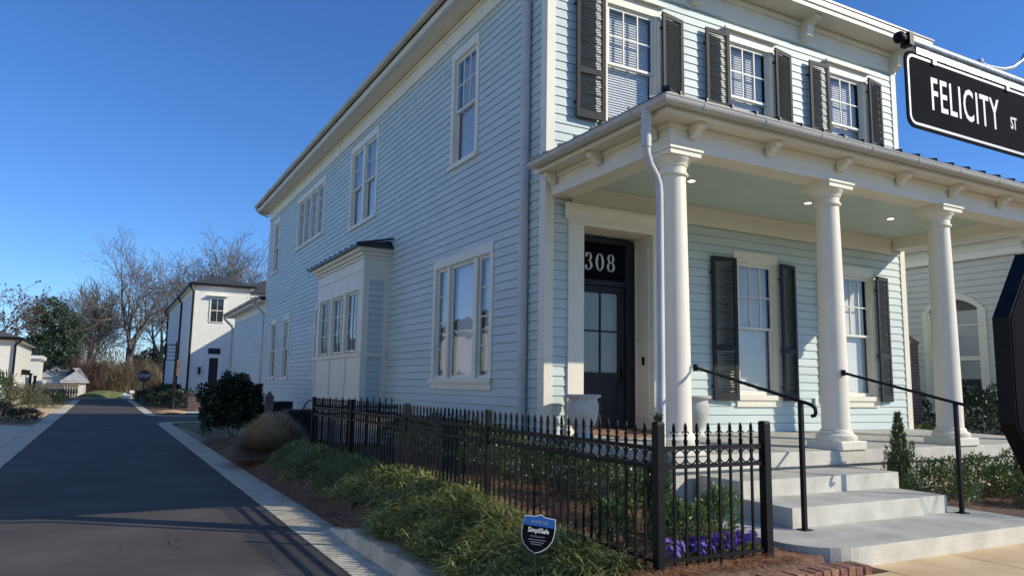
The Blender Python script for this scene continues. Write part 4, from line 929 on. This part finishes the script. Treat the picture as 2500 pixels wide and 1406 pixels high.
while nn_ < 26000:
    x = r.uniform(2.84, 5.9); y = 4.75 + (r.random() ** 1.7) * 19
    if x > 4.2 and y > 11: continue
    if x > 5.5 and y < 5.9: continue
    if r.random() < gd(x, y) * .85: continue
    nn_ += 1; a = r.uniform(0, 6.283); L = r.uniform(.07, .17); d = Vector((math.cos(a), math.sin(a), r.uniform(-.1, .35))); z = h(x, y) + r.uniform(.0, .035); w_ = .0016 * (1 + max(0, y - 6) * .12); sw = Vector((-math.sin(a), math.cos(a), 0)) * w_; c0 = Vector((x, y, z)); c1_ = c0 + d * L * .5 + Vector((0, 0, .006)); c2 = c0 + d * L + Vector((0, 0, -.006)) + sw * 3
    mb.face([c0 - sw, c0 + sw, c1_ + sw, c1_ - sw]); mb.face([c1_ - sw, c1_ + sw, c2 + sw, c2 - sw])
for _ in range(900):
    y = 5 + (r.random() ** 1.5) * 14; x = 2.90 - abs(r.gauss(0, .16)); a = r.uniform(0, 6.283); L = r.uniform(.05, .14); sw = Vector((-math.sin(a), math.cos(a), 0)) * .0022; c0 = Vector((x, y, (G + .016) if (x < 2.72 or y > 10.1) else -.165)); c2 = c0 + Vector((math.cos(a), math.sin(a), .02)) * L
    mb.face([c0 - sw, c0 + sw, c2 + sw, c2 - sw])
tag(mb.build('pine_straw', M['needle'], fix=False), 'reddish brown pine straw mulch over the planting bed', 'pine straw', kind='stuff')

# ---------------------------------------------------------------- bits along the side wall
m = MB(); m.box(W, 4.44, 4.66, 23.9, 24.12, -.35, 1.12); m.box(W, 4.42, 4.68, 23.88, 24.14, 1.12, 1.16); m.hexa([(4.43, 23.89, 1.16), (4.67, 23.89, 1.16), (4.43, 24.13, 1.16), (4.67, 24.13, 1.16), (4.54, 24.0, 1.34), (4.56, 24.0, 1.34), (4.54, 24.02, 1.34), (4.56, 24.02, 1.34)])
tag(m.build('stone_post', M['brown_post'], bevel=.005), 'short brown post with a pointed cap beside the holly bush', 'post')
def ac(x0, x1, y0, y1, z1, lab):
    t = thing('ac_unit', lab, 'air conditioner', 'dark air-conditioning units by the side wall'); m = MB(); z = -.05
    m.box(W, x0 + .02, x1 - .02, y0 + .02, y1 - .02, -.2, z1 - .05); m.box(W, x0, x1, y0, y1, z1 - .05, z1); m.build('casing', M['ac'], t, bevel=.01); m = MB()
    while z < z1 - .1: m.box(W, x0 + .005, x1 - .005, y0 + .004, y0 + .018, z, z + .02); z += .045
    m.build('grille', M['black'], t)
ac(4.62, 5.50, 21.6, 22.5, .84, 'wide dark air conditioner just left of the fence end'); ac(4.78, 5.42, 24.6, 25.4, 1.0, 'taller dark air conditioner behind the other, next to the capped post')
m = MB(); m.tube([(5.35, 22.9, .6), (5.36, 22.95, .85), (5.45, 23.0, 1.02), (5.62, 23.0, 1.10), (5.82, 23.0, 1.13), (5.96, 23.0, 1.14)], .02, 8); m.box(W, 5.88, 5.97, 22.95, 23.05, 1.08, 1.2)
tag(m.build('conduit', M['black'], smooth=True), 'black curved pipe running from the air conditioner into the side wall', 'pipe')
m = MB(); m.box(W, 16.28, 16.76, 10.9, 11.4, -.1, 2.72); m.box(W, 16.26, 16.78, 10.88, 11.42, 2.72, 2.80); m.hexa([(16.28, 10.9, 2.80), (16.76, 10.9, 2.80), (16.28, 11.4, 2.80), (16.76, 11.4, 2.80), (16.42, 11.05, 2.96), (16.62, 11.05, 2.96), (16.42, 11.25, 2.96), (16.62, 11.25, 2.96)])
tag(m.build('brick_pier', M['brick'], bevel=.006), 'tall dark brick pier between the two houses, right of the porch', 'pier')

# ---------------------------------------------------------------- other houses
def house(name, label, x0, x1, y0, y1, zb, ze, slope, wall='white', roof='shingle', axis='y', e=.18, over=.4, group=None):
    t = thing(name, label, 'house', group); m = MB()
    F4 = [Fr((0, y0, 0), (1, 0, 0), (0, -1, 0)), Fr((x0, 0, 0), (0, 1, 0), (-1, 0, 0)), Fr((x1, 0, 0), (0, 1, 0), (1, 0, 0)), Fr((0, y1, 0), (1, 0, 0), (0, 1, 0))]
    siding(m, F4[0], x0, x1, zb, ze, (), e); siding(m, F4[1], y0, y1, zb, ze, (), e); siding(m, F4[2], y0, y1, zb, ze, (), e); siding(m, F4[3], x0, x1, zb, ze, (), e); m.build('wall', M[wall], t, fix=False)
    m = MB(); m.box(F4[0], x0 - .03, x1 + .03, 0, .03, ze - .4, ze); m.box(F4[1], y0 - .03, y1, 0.0, .03, ze - .4, ze); m.box(F4[2], y0 - .03, y1, 0.0, .03, ze - .4, ze)
    for (a, b) in ((x0 - .03, x0 + .12), (x1 - .12, x1 + .03)): m.box(F4[0], a, b, 0, .032, zb, ze - .4)
    m.box(F4[2], y0, y0 + .14, 0, .032, zb, ze - .4); m.box(F4[1], y0, y0 + .14, 0, .032, zb, ze - .4); m.box(W, x0 - over, x1 + over, y0 - over, y1 + over, ze, ze + .14); m.build('trim', M['white'], t)
    m = MB(); hip_roof(m, x0 - over - .05, x1 + over + .05, y0 - over - .05, y1 + over + .05, ze + .19, slope, axis); m.build('roof', M[roof], t)
    return t, F4
def hwin(t, F, u0, u1, z0, z1, cols=2, n=.0, kind='dh', glass='glass', crown=False):
    """window set proud of the wall with its own shallow dark box"""
    F2 = Fr(F.o + F.N * .05, F.U, F.N); m = MB(); cw = .1
    m.box(F2, u0 - cw, u0, -.05, .03, z0 - .06, z1 + cw); m.box(F2, u1, u1 + cw, -.05, .03, z0 - .06, z1 + cw); m.box(F2, u0, u1, -.05, .03, z1, z1 + cw); m.box(F2, u0, u1, -.05, .05, z0 - .06, z0)
    if crown: m.box(F2, u0 - .3, u1 + .3, -.04, .35, z1 + cw + .12, z1 + cw + .2)
    w = m.build('window', M['white'], t); s = MB(); zm = (z0 + z1) / 2
    for i in range(1, cols): x = u0 + (u1 - u0) * i / cols; s.box(F2, x - .015, x + .015, -.02, .01, z0, z1)
    s.box(F2, u0, u1, -.02, .015, zm - .03, zm + .03)
    s.build('sash', M['white'], w); g_ = MB(); g_.face(oriented(F2, [F2(u0, -.008, z0), F2(u1, -.008, z0), F2(u1, -.008, z1), F2(u0, -.008, z1)])); g_.build('pane', M['glass'], w, fix=False)
    k_ = MB(); k_.face([F2(u0, -.027, z0), F2(u1, -.027, z0), F2(u1, -.027, z1), F2(u0, -.027, z1)]); k_.build('interior', M['dark'], w, fix=False)
# neighbour on the right
M['putty'] = noise_mat('grey_white_paint', (.56, .57, .53), (.61, .62, .58), 2, .55, bump=.05)
nh, NF = house('grey_house', 'grey-white clapboard house with an arched window, right of the blue house', 18.5, 29, 9.35, 26, .2, 5.25, .5, 'putty', 'shingle_brown', 'y', .16, .35)
m = MB(); m.box(NF[1], 9.1, 26, .03, .12, 4.85, 5.0); m.box(NF[1], 9.1, 26, .10, .34, 5.22, 5.24); m.build('cornice', M['white'], nh)
# arched window
AF = NF[1]; ua, ub, z0, zsp = 10.40, 11.70, 1.25, 3.62; m = MB(); n_ = 12
def archp(u0, u1, zs, rise): return [(u0 + (u1 - u0) * i / n_, zs + rise * math.sin(math.pi * i / n_) ** .8) for i in range(n_ + 1)]
i_ = archp(ua, ub, zsp, .30); o_ = archp(ua - .14, ub + .14, zsp, .46)
for i in range(n_): m.hexa([AF(i_[i][0], .0, i_[i][1]), AF(i_[i + 1][0], .0, i_[i + 1][1]), AF(o_[i][0], .0, o_[i][1]), AF(o_[i + 1][0], .0, o_[i + 1][1]), AF(i_[i][0], .06, i_[i][1]), AF(i_[i + 1][0], .06, i_[i + 1][1]), AF(o_[i][0], .06, o_[i][1]), AF(o_[i + 1][0], .06, o_[i + 1][1])])
m.box(AF, ua - .14, ua, 0, .06, z0 - .1, zsp); m.box(AF, ub, ub + .14, 0, .06, z0 - .1, zsp); m.box(AF, ua - .14, ub + .14, 0, .09, z0 - .16, z0 - .1)
aw = m.build('arched_window', M['white'], nh); m = MB(); m.box(AF, ua, ua + .06, .02, .045, z0, zsp + .02); m.box(AF, ub - .06, ub, .02, .045, z0, zsp + .02); m.box(AF, ua, ub, .02, .05, 2.40, 2.50); m.box(AF, ua, ub, .02, .045, z0 - .1, z0 + .02); m.box(AF, (ua + ub) / 2 - .02, (ua + ub) / 2 + .02, .02, .045, 2.5, zsp + .28); m.box(AF, ua, ub, .02, .04, 3.25, 3.28)
m.build('sash', M['white'], aw); m = MB(); m.face(oriented(AF, [AF(u, .034, z) for u, z in ([(ua, z0 - .1)] + [(ub, z0 - .1)] + i_[::-1])])); m.build('pane', M['glass'], aw, fix=False)
m = MB(); m.face([AF(u, .0215, z) for u, z in ([(ua, z0 - .1)] + [(ub, z0 - .1)] + i_[::-1])]); m.build('interior', M['dark'], aw, fix=False)
m = MB(); m.box(AF, ua + .02, ub - .02, .022, .026, 1.95, zsp); m.build('blind', M['foundation'], aw)
# white house up the road
wh, WF = house('white_house', 'white two-storey house with dark hip roof up the road on the right', 5.75, 9.75, 62, 88, -.3, 9.0, .42, 'white', 'shingle', 'y', .2, .35)
m = MB(); siding(m, Fr((0, 64.5, 0), (1, 0, 0), (0, -1, 0)), 9.8, 14, -.3, 8.6, (), .2); m.box(W, 9.8, 14, 64.1, 64.45, 8.1, 8.9); m.box(W, 9.8, 14, 63.9, 82, 8.6, 8.7); m.box(W, 9.9, 14, 64.3, 64.45, 7.3, 7.6)
m.build('rear_wall', M['white'], wh); m = MB(); hip_roof(m, 8.2, 16, 63.7, 84, 8.95, .42); m.build('rear_roof', M['shingle'], wh)
hwin(wh, WF[0], 6.95, 7.85, 6.25, 8.0, 2, crown=True)
m = MB(); m.box(WF[0], 6.75, 8.05, .02, .08, .9, 4.35); dd = m.build('door_surround', M['white'], wh); m = MB(); m.box(WF[0], 7.08, 7.72, .08, .10, 1.35, 3.45); m.box(WF[0], 6.95, 7.85, .08, .10, 3.75, 4.2); m.build('door_glass', M['dark'], dd)
m = MB(); siding(m, WF[1], 62.1, 87.9, -.2, 8.6, (), 2.2, .0); m.build('brick_side', M['white_brick'], wh, fix=False).location = (-.03, 0, 0)
for (yy, xx) in ((61.85, 5.62), (72, 5.62), (87.8, 5.62)):
    m = MB(); m.tube([(5.33, yy, 9.05), (5.36, yy, 8.9), (xx, yy, 8.5), (xx, yy, -.3)], .08, 8); m.build('downspout', M['black'], wh)
m = MB(); m.box(W, 5.28, 10.2, 61.55, 61.66, 8.98, 9.16); m.box(W, 5.25, 5.35, 61.6, 88.4, 8.98, 9.16); m.build('eave_gutter', M['black'], wh)
hwin(wh, WF[1], 76, 77.2, 6.4, 8.0, 2)
m = MB(); m.box(WF[0], 6.35, 6.5, .03, .25, 2.2, 2.75); m.build('wall_lantern', M['black'], wh)
ww, _ = house('white_wing_house', 'white house block right of the white house, mostly hidden behind the blue house', 14.0, 21, 55, 70, -.3, 9.0, .42, 'white', 'shingle', 'y', .25)
# houses on the left side
lh, LF = house('left_house', 'low white house with dark eaves at the left edge of the view', -13, -5.35, 60, 73, -.2, 4.15, .35, 'white', 'shingle_brown', 'y', .2, .35)
m = MB(); m.box(W, -13.4, -4.95, 59.55, 59.64, 4.15, 4.36); m.box(W, -5.0, -4.9, 59.6, 73.4, 4.15, 4.36); m.build('eave_gutter', M['black'], lh)
m = MB(); m.tube([(-5.0, 59.7, 4.15), (-5.3, 59.85, 3.9), (-5.3, 59.85, -.2)], .07, 8); m.build('downspout', M['black'], lh)
for (yy) in (66, 69.5):
    m = MB(); m.box(LF[2], yy, yy + .35, .03, .3, 1.9, 2.3); m.build('wall_lantern', M['black'], lh)
m = MB(); m.box(W, -9.2, -5.75, 88, 95, -.3, 3.5); m.box(W, -9.3, -5.6, 87.85, 95.1, 3.5, 3.62); m.box(W, -9.4, -5.5, 87.75, 95.2, 3.62, 3.95); tag(m.build('garden_pavilion', M['white']), 'small white flat-topped outbuilding behind the low white house', 'outbuilding')
gh, GF = house('grey_roof_house', 'house with a broad grey roof in front of the pines', -10.5, -3.2, 108, 120, -.3, 2.7, .85, 'white', 'roof_grey', 'y', .3, .5)
sh, _ = house('white_shed', 'small shed with a sunlit pale roof beside the thicket', -3.9, -1.7, 99, 102, -.3, 1.3, .8, 'white', 'pale_roof', 'x', .25, .3)
sh2, _ = house('white_shed', 'larger shed with a pale sloping roof in front of the grey roof', -6.1, -3.2, 102.5, 106, -.3, 1.9, .9, 'white', 'pale_roof', 'x', .25, .3)
# houses across the road whose sunlit walls the side windows mirror
for i, (a, b, lb) in enumerate(((22, 34, 'pale house across the road, nearest one behind the driveway'), (41, 54, 'pale house across the road, next to the low white house'))):
    hh_, HF = house('pale_house', lb, -20, -10.5 + i, a, b, -.3, 5.2, .5, 'white', 'shingle', 'y', .2, .4, 'pale houses across the road')
    for u in (a + 2, a + 5.5, a + 9): hwin(hh_, HF[2], u, u + 1.1, .7, 2.7)

for (a, b, lb) in ((3, 17, 'pale house across the road, opposite the porch'), (-34, -20, 'pale house across the side street')):
    hh_, HF = house('pale_house', lb, -24, -11, a, b, -.3, 6.4, .5, 'white', 'shingle', 'y', .2, .4, 'pale houses across the road')
    for u in (a + 2, a + 6, a + 10): hwin(hh_, HF[2], u, u + 1.1, 4.0, 5.7); hwin(hh_, HF[2], u, u + 1.1, .7, 2.7)

# ---------------------------------------------------------------- street furniture up the road
t = thing('sign_post', 'dark street sign post with a framed bracket before the white house', 'sign post'); m = MB(); m.lathe((4.12, 54, G), [(.16, 0), (.14, .3), (.10, .4), (.085, .8), (.07, 4.3), (.09, 4.32), (.09, 4.42), (.02, 4.6)], 12); m.build('pole', M['black'], t, smooth=True)
m = MB(); m.box(W, 3.45, 4.1, 53.97, 54.03, 3.95, 4.02); m.box(W, 3.5, 4.06, 53.97, 54.03, 2.95, 3.0); m.box(W, 3.5, 3.56, 53.97, 54.03, 3.0, 3.95)
for z in (3.25, 3.5, 3.72): m.box(W, 3.5, 4.06, 53.98, 54.02, z, z + .04)
m.build('bracket', M['black'], t); m = MB(); m.box(W, 4.2, 4.42, 53.9, 54.0, 2.0, 3.0); m.build('plate', M['brown_post'], t)
t = thing('stop_sign', 'dark red stop sign at the far end of the road', 'stop sign'); m = MB(); m.tube([(3.78, 88, G), (3.78, 88, 2.0)], .05, 8); m.build('pole', M['black'], t)
SF = Fr((3.78, 87.93, 2.15), (1, 0, 0), (0, -1, 0)); q = .44 * math.tan(R(22.5)); ocs = [(.44, q), (q, .44), (-q, .44), (-.44, q), (-.44, -q), (-q, -.44), (q, -.44), (.44, -q)]
ocs = [(x * 1.35, z * 1.35) for x, z in ocs]; plate('sign_face', ocs, 0, .02, M['signred'], t, SF); mb, w_ = text_mb('STOP', .52, SF, 0, 0, .022, .8, .002, .012); mb.build('lettering', M['signwhite'], t, fix=False)
m = MB(); m.box(W, 2.75, 3.15, 79.8, 80.2, -.37, .62); m.box(W, 2.70, 3.2, 79.75, 80.25, .62, .72); tag(m.build('brick_pillar', M['brown_post'], bevel=.01), 'small dark pillar at the roadside before the stop sign', 'pillar')
m = MB(); m.box(W, 2.0, 3.0, 94, 94.8, -.37, .25); m.box(W, 2.7, 3.3, 93.8, 95, .25, .55); tag(m.build('stone_block', M['white'], bevel=.03), 'pale stone blocks on the grass past the end of the road', 'stone')
m = MB(); m.box(W, 5.3, 9.0, 56.6, 57.0, -.37, .5); m.box(W, 5.25, 9.05, 56.55, 57.05, .5, .58); tag(m.build('brick_wall', M['brick']), 'low brown brick wall in front of the white house', 'wall')
sheet('sunlit_pad', [[(4.6, 49.5), (8.5, 49.5), (8.5, 52.0), (4.9, 52.0)]], G + .05, M['white'])  # concrete pad; the sunlight on it is put into its white colour
for i, x in enumerate((-5.95, -5.6, -5.25)):
    m = MB(); m.box(W, x - .1, x + .1, 78, 78.2, -.37, 2.2 - i * .2); m.box(W, x - .14, x + .14, 77.96, 78.24, 2.2 - i * .2, 2.32 - i * .2); tag(m.build('gate_post', M['black']), ('tall', 'middle', 'shorter')[i] + ' black post beside the low white house', 'post', 'black posts by the low white house')
m = MB(); x = -6.0
while x < -2.4: m.box(W, x, x + .22, 98, 98.06, -.37, 1.25 + .1 * math.sin(x * 9)); x += .26
m.box(W, -6, -2.3, 98.06, 98.1, .2, .3); m.box(W, -6, -2.3, 98.06, 98.1, .9, 1.0); tag(m.build('board_fence', M['brown_post']), 'weathered brown board fence in front of the sheds', 'fence')

# shrubs up the road
s1 = shrub('shrub', (3.9, 64, -.37), (1.1, 1.6, .75), 2600, .16, .09, 'dark_leaf', 'dark shrub in the row before the white house, nearest the road', 'dark shrubs before the white house', 51)
put(s1, (4.9, 59.5, -.37), 1, .9, 'dark shrub beside the sign post'); put(s1, (5.0, 68, -.37), 2, 1.1, 'dark shrub against the side wall of the white house'); put(s1, (3.5, 72, -.37), 3, .8, 'small dark shrub near the roadside pillar'); put(s1, (4.6, 76, -.37), 4, .9, 'dark shrub in front of the far stop sign')
s2 = shrub('round_bush', (-3.05, 68, -.37), (.75, .75, .5), 1700, .10, .07, 'dark_leaf', 'clipped round dark bush on the left, farther one', 'round bushes on the left verge', 52, lump=.06)
put(s2, (-3.0, 63, -.37), 2, 1.0, 'clipped round dark bush on the left, nearer one'); put(s2, (-3.9, 60, -.37), 3, 1.1, 'round dark bush next to the loose grey-green shrub')
shrub('loose_shrub', (-3.75, 50.5, -.37), (1.1, 1.4, .8), 3200, .15, .04, 'straw_green', 'loose grey-green shrub on the left before the low white house', None, 53, lump=.35)
shrub('broadleaf_plant', (-5.0, 51, -.37), (.6, .8, 1.0), 380, .5, .10, 'juniper', 'tall plant with long pale leaves at the left edge', None, 54, 'plant', lump=.4)
shrub('low_shrub', (-3.1, 40.3, -.37), (.75, 1.5, .3), 2600, .10, .035, 'dark_leaf', 'low dark ground shrub beside the left driveway', None, 55)
shrub('low_shrub', (-4.3, 42, -.37), (.8, 1.2, .45), 2400, .10, .035, 'juniper', 'spreading shrub at the left edge beyond the driveway', None, 56)
sp2 = shrub('bare_shrub', (5.4, 55.2, -.37), (.5, .5, .65), 260, .25, .012, 'bark', 'thin leafless shrub in front of the brick wall', 'leafless shrubs by the brick wall', 57); put(sp2, (6.5, 55.6, -.37), 2, 1.2, 'taller leafless shrub in front of the white house door')

# ---------------------------------------------------------------- trees
def bare_tree(name, label, loc, H_, seed, spread=.5, levels=5, r0=.35, lean=(0, 0), group=None, fork=2, droop=0, mat='twig', kids=(3, 4, 4, 4)):
    r = random.Random(seed); tr = MB(); cr = MB(); segs = [0]
    def grow(p, d, L, rad, lv):
        mb_ = tr if lv == 0 else cr; n = 4 if lv < 2 else 3; pts = [p]; rads = [rad]; q = Vector(p); dd = Vector(d)
        for k_ in range(n):
            dd = (dd + rdir(r) * (.13 + .04 * lv) + Vector((0, 0, .06 if lv < 3 else -.0 - droop))).normalized(); q = q + dd * L / n; pts.append(q.copy()); rads.append(max(.02, rad * (1 - .5 * (k_ + 1) / n)) if H_ > 10 else rad * (1 - .55 * (k_ + 1) / n))
        mb_.tube(pts, rads, (8, 6, 4, 3, 3, 3)[lv], cap=False); segs[0] += 1
        if lv >= levels - 1: return
        nk = kids[min(lv, len(kids) - 1)]
        for i in range(nk):
            f = 1.0 if i < (fork if lv == 0 else 1) else r.uniform(.35, .95); j = min(n, max(1, round(f * n))); base = pts[j]
            a = rdir(r); a = (a - dd * a.dot(dd)).normalized(); ang = r.uniform(.35, .8) * (spread * 2) if f < 1 else r.uniform(.15, .5) * spread * 2
            nd = (dd * math.cos(ang) + a * math.sin(ang)).normalized(); grow(base, nd, L * r.uniform(.62, .88), rads[j] * (.85 if f == 1 else .6), lv + 1)
    grow(Vector((0, 0, -.2)), Vector((lean[0], lean[1], 1)).normalized(), H_ * .32, r0, 0)
    t = thing(name, label, 'tree', group); tr.build('trunk', M['bark'], t, smooth=True, fix=False); cr.build('crown', M[mat], t, smooth=False, fix=False); t.location = loc; return t
g = 'leafless trees at the end of the road'
T1 = bare_tree('bare_tree', 'big leafless tree with a thick twisting trunk behind the far stop sign', (3.2, 106, G), 20, 3, .55, 6, .78, group=g, fork=3, kids=(4, 4, 5, 4, 4)); T1.scale = (.82, .82, 1)
T2 = bare_tree('bare_tree', 'slender leafless tree in the group in front of the pines', (-2.2, 108, G), 13.5, 8, .36, 6, .22, group=g, kids=(4, 4, 4, 4, 3), mat='twig')
def cp(T, loc, rz, s, lb): c = copy_tree(T); c.location = loc; c.rotation_euler = (0, 0, rz); c.scale = (s, s, s); c['label'] = lb; return c
cp(T2, (-3.6, 125, G), 2, 1.1, 'leafless tree rising behind the dark evergreen'); cp(T2, (-.6, 112, G), 4, 1.05, 'leafless tree left of the big twisted tree'); cp(T2, (-1.6, 121, G), 5, 1.15, 'leafless tree just right of the dark evergreen'); cp(T2, (-3.4, 104.5, G), 1, .75, 'shorter leafless tree rising from the thicket')
cp(T1, (10.5, 116, G), 2.2, 1.12, 'tall leafless tree above the left end of the white house roof'); cp(T1, (15.5, 117, G), 4.0, 1.18, 'tall leafless tree above the peak of the white house roof'); cp(T1, (21.0, 112, G), 5.1, 1.1, 'leafless tree just left of the blue house eave'); cp(T1, (7.0, 121, G), 1.2, .85, 'leafless tree behind the white house gutter')
T3 = bare_tree('bare_tree', 'tree with some reddish leaves leaning in at the left edge', (-9.3, 72, G), 12, 15, .5, 5, .3, lean=(.3, 0), kids=(4, 4, 4, 4))
mb = MB(); r = random.Random(4)
cv = [c for c in T3.children if c.name.startswith('crown')][0].data.vertices
for v in random.Random(2).sample(range(len(cv)), min(420, len(cv))): p = cv[v].co; mb.leaf(p, rdir(r), rdir(r), .28, .2)
mb.build('leaves', M['brush_red'], T3, fix=False)
def evergreen(name, label, loc, blobs, n, seed, L=.5):
    r = random.Random(seed); mb = MB()
    for _ in range(n):
        c, rr = r.choice(blobs); d = rdir(r); k_ = r.random() ** .3 * (1 + .5 * mnoise.noise(d * 2 + Vector(c))); p = Vector(c) + Vector((d.x * rr[0], d.y * rr[1], d.z * rr[2])) * k_; mb.leaf(p, d + rdir(r), rdir(r), L * r.uniform(.5, 1.2), L * .35)
    t = thing(name, label, 'tree'); mb.build('crown', M['pine_leaf'], t, fix=False); m = MB(); m.tube([(0, 0, -.3), (.2, 0, 4), (0, 0, 8)], [.35, .28, .15], 8)
    for c, rr in blobs: m.tube([(0, 0, max(1, c[2] * .6)), (c[0] * .5, c[1] * .5, c[2] * .85), c], [.12, .09, .04], 5)
    m.build('trunk', M['bark'], t, smooth=True); t.location = loc; return t
evergreen('pine_tree', 'dense dark green evergreen behind the grey-roofed house', (-5.6, 103.8, G), [((-2.3, 0, 10.2), (1.5, 1.6, 1.2)), ((-.6, 0, 11.5), (1.9, 1.8, 1.5)), ((.9, 0, 9.8), (2.0, 2, 1.7)), ((-1.2, 0, 8.6), (1.9, 1.8, 1.3)), ((2.2, 0, 8.0), (2.0, 2, 1.8)), ((-.2, 0, 6.6), (2.4, 2, 1.5)), ((-2.2, 0, 6.9), (1.2, 1.4, .9)), ((2.0, 0, 5.2), (1.6, 2, 1.4)), ((.6, 0, 4.4), (2.2, 2, 1.5))], 10000, 61).scale = (.84, .84, .9)
evergreen('evergreen_tree', 'smaller evergreen far left beyond the low white house', (-11.0, 128, G), [((0, 0, 5.6), (2.2, 2, 1.6)), ((1.9, 0, 4.4), (1.8, 2, 1.6)), ((-1.4, 0, 4.2), (1.8, 2, 1.6))], 4000, 62)
evergreen('evergreen_tree', 'rounded olive evergreen behind the big leafless tree', (6.3, 124, G), [((0, 0, 4.2), (2.4, 2, 2.4)), ((-2.2, 0, 3.4), (2.2, 2, 2.2))], 5000, 63)
def thicket(name, label, x0, x1, y0, y1, z1, n, mat, seed, L=1.6, w=.05, kind='stuff', cat='thicket'):
    r = random.Random(seed); mb = MB()
    for _ in range(n):
        x = r.uniform(x0, x1); y = r.uniform(y0, y1); zt = z1 * (.65 + .5 * mnoise.noise(Vector((x * .5, y * .3, seed)))); z = r.random() ** 1.5 * zt - .3
        d = Vector((r.gauss(0, .45), r.gauss(0, .45), 1)); s_ = r.uniform(.4, 1.1) * L; p = Vector((x, y, z)); a = d.cross(rdir(r)).normalized() * w * .5 * r.uniform(.5, 1.2); e_ = p + d.normalized() * s_ + rdir(r) * .25
        mb.face([p - a, p + a, e_])
    return tag(mb.build(name, M[mat], fix=False), label, cat, kind=kind)
thicket('thicket', 'dense brown winter thicket at the end of the road', -3.6, 6.5, 101, 108, 4.6, 15000, 'brush', 71)
thicket('reddish_thicket', 'reddish budding thicket beside the pale sheds', -3.4, .2, 100.5, 103, 5.6, 4500, 'brush_red', 72)
thicket('treeline', 'far leafless treeline on the horizon', -150, 170, 150, 165, 11, 42000, 'brush', 73, 3.2, .16, cat='treeline')
thicket('treeline', 'distant leafless wood behind the houses on the left', -60, -8, 122, 134, 6.5, 9000, 'twig', 74, 2.2, .1, cat='treeline')
# street tree right of the view: its thin shade falls on the steps
bare_tree('bare_tree', 'small leafless street tree by the sidewalk right of the steps', (14.2, .9, -.05), 6.2, 23, .5, 5, .09, kids=(4, 4, 4, 4))
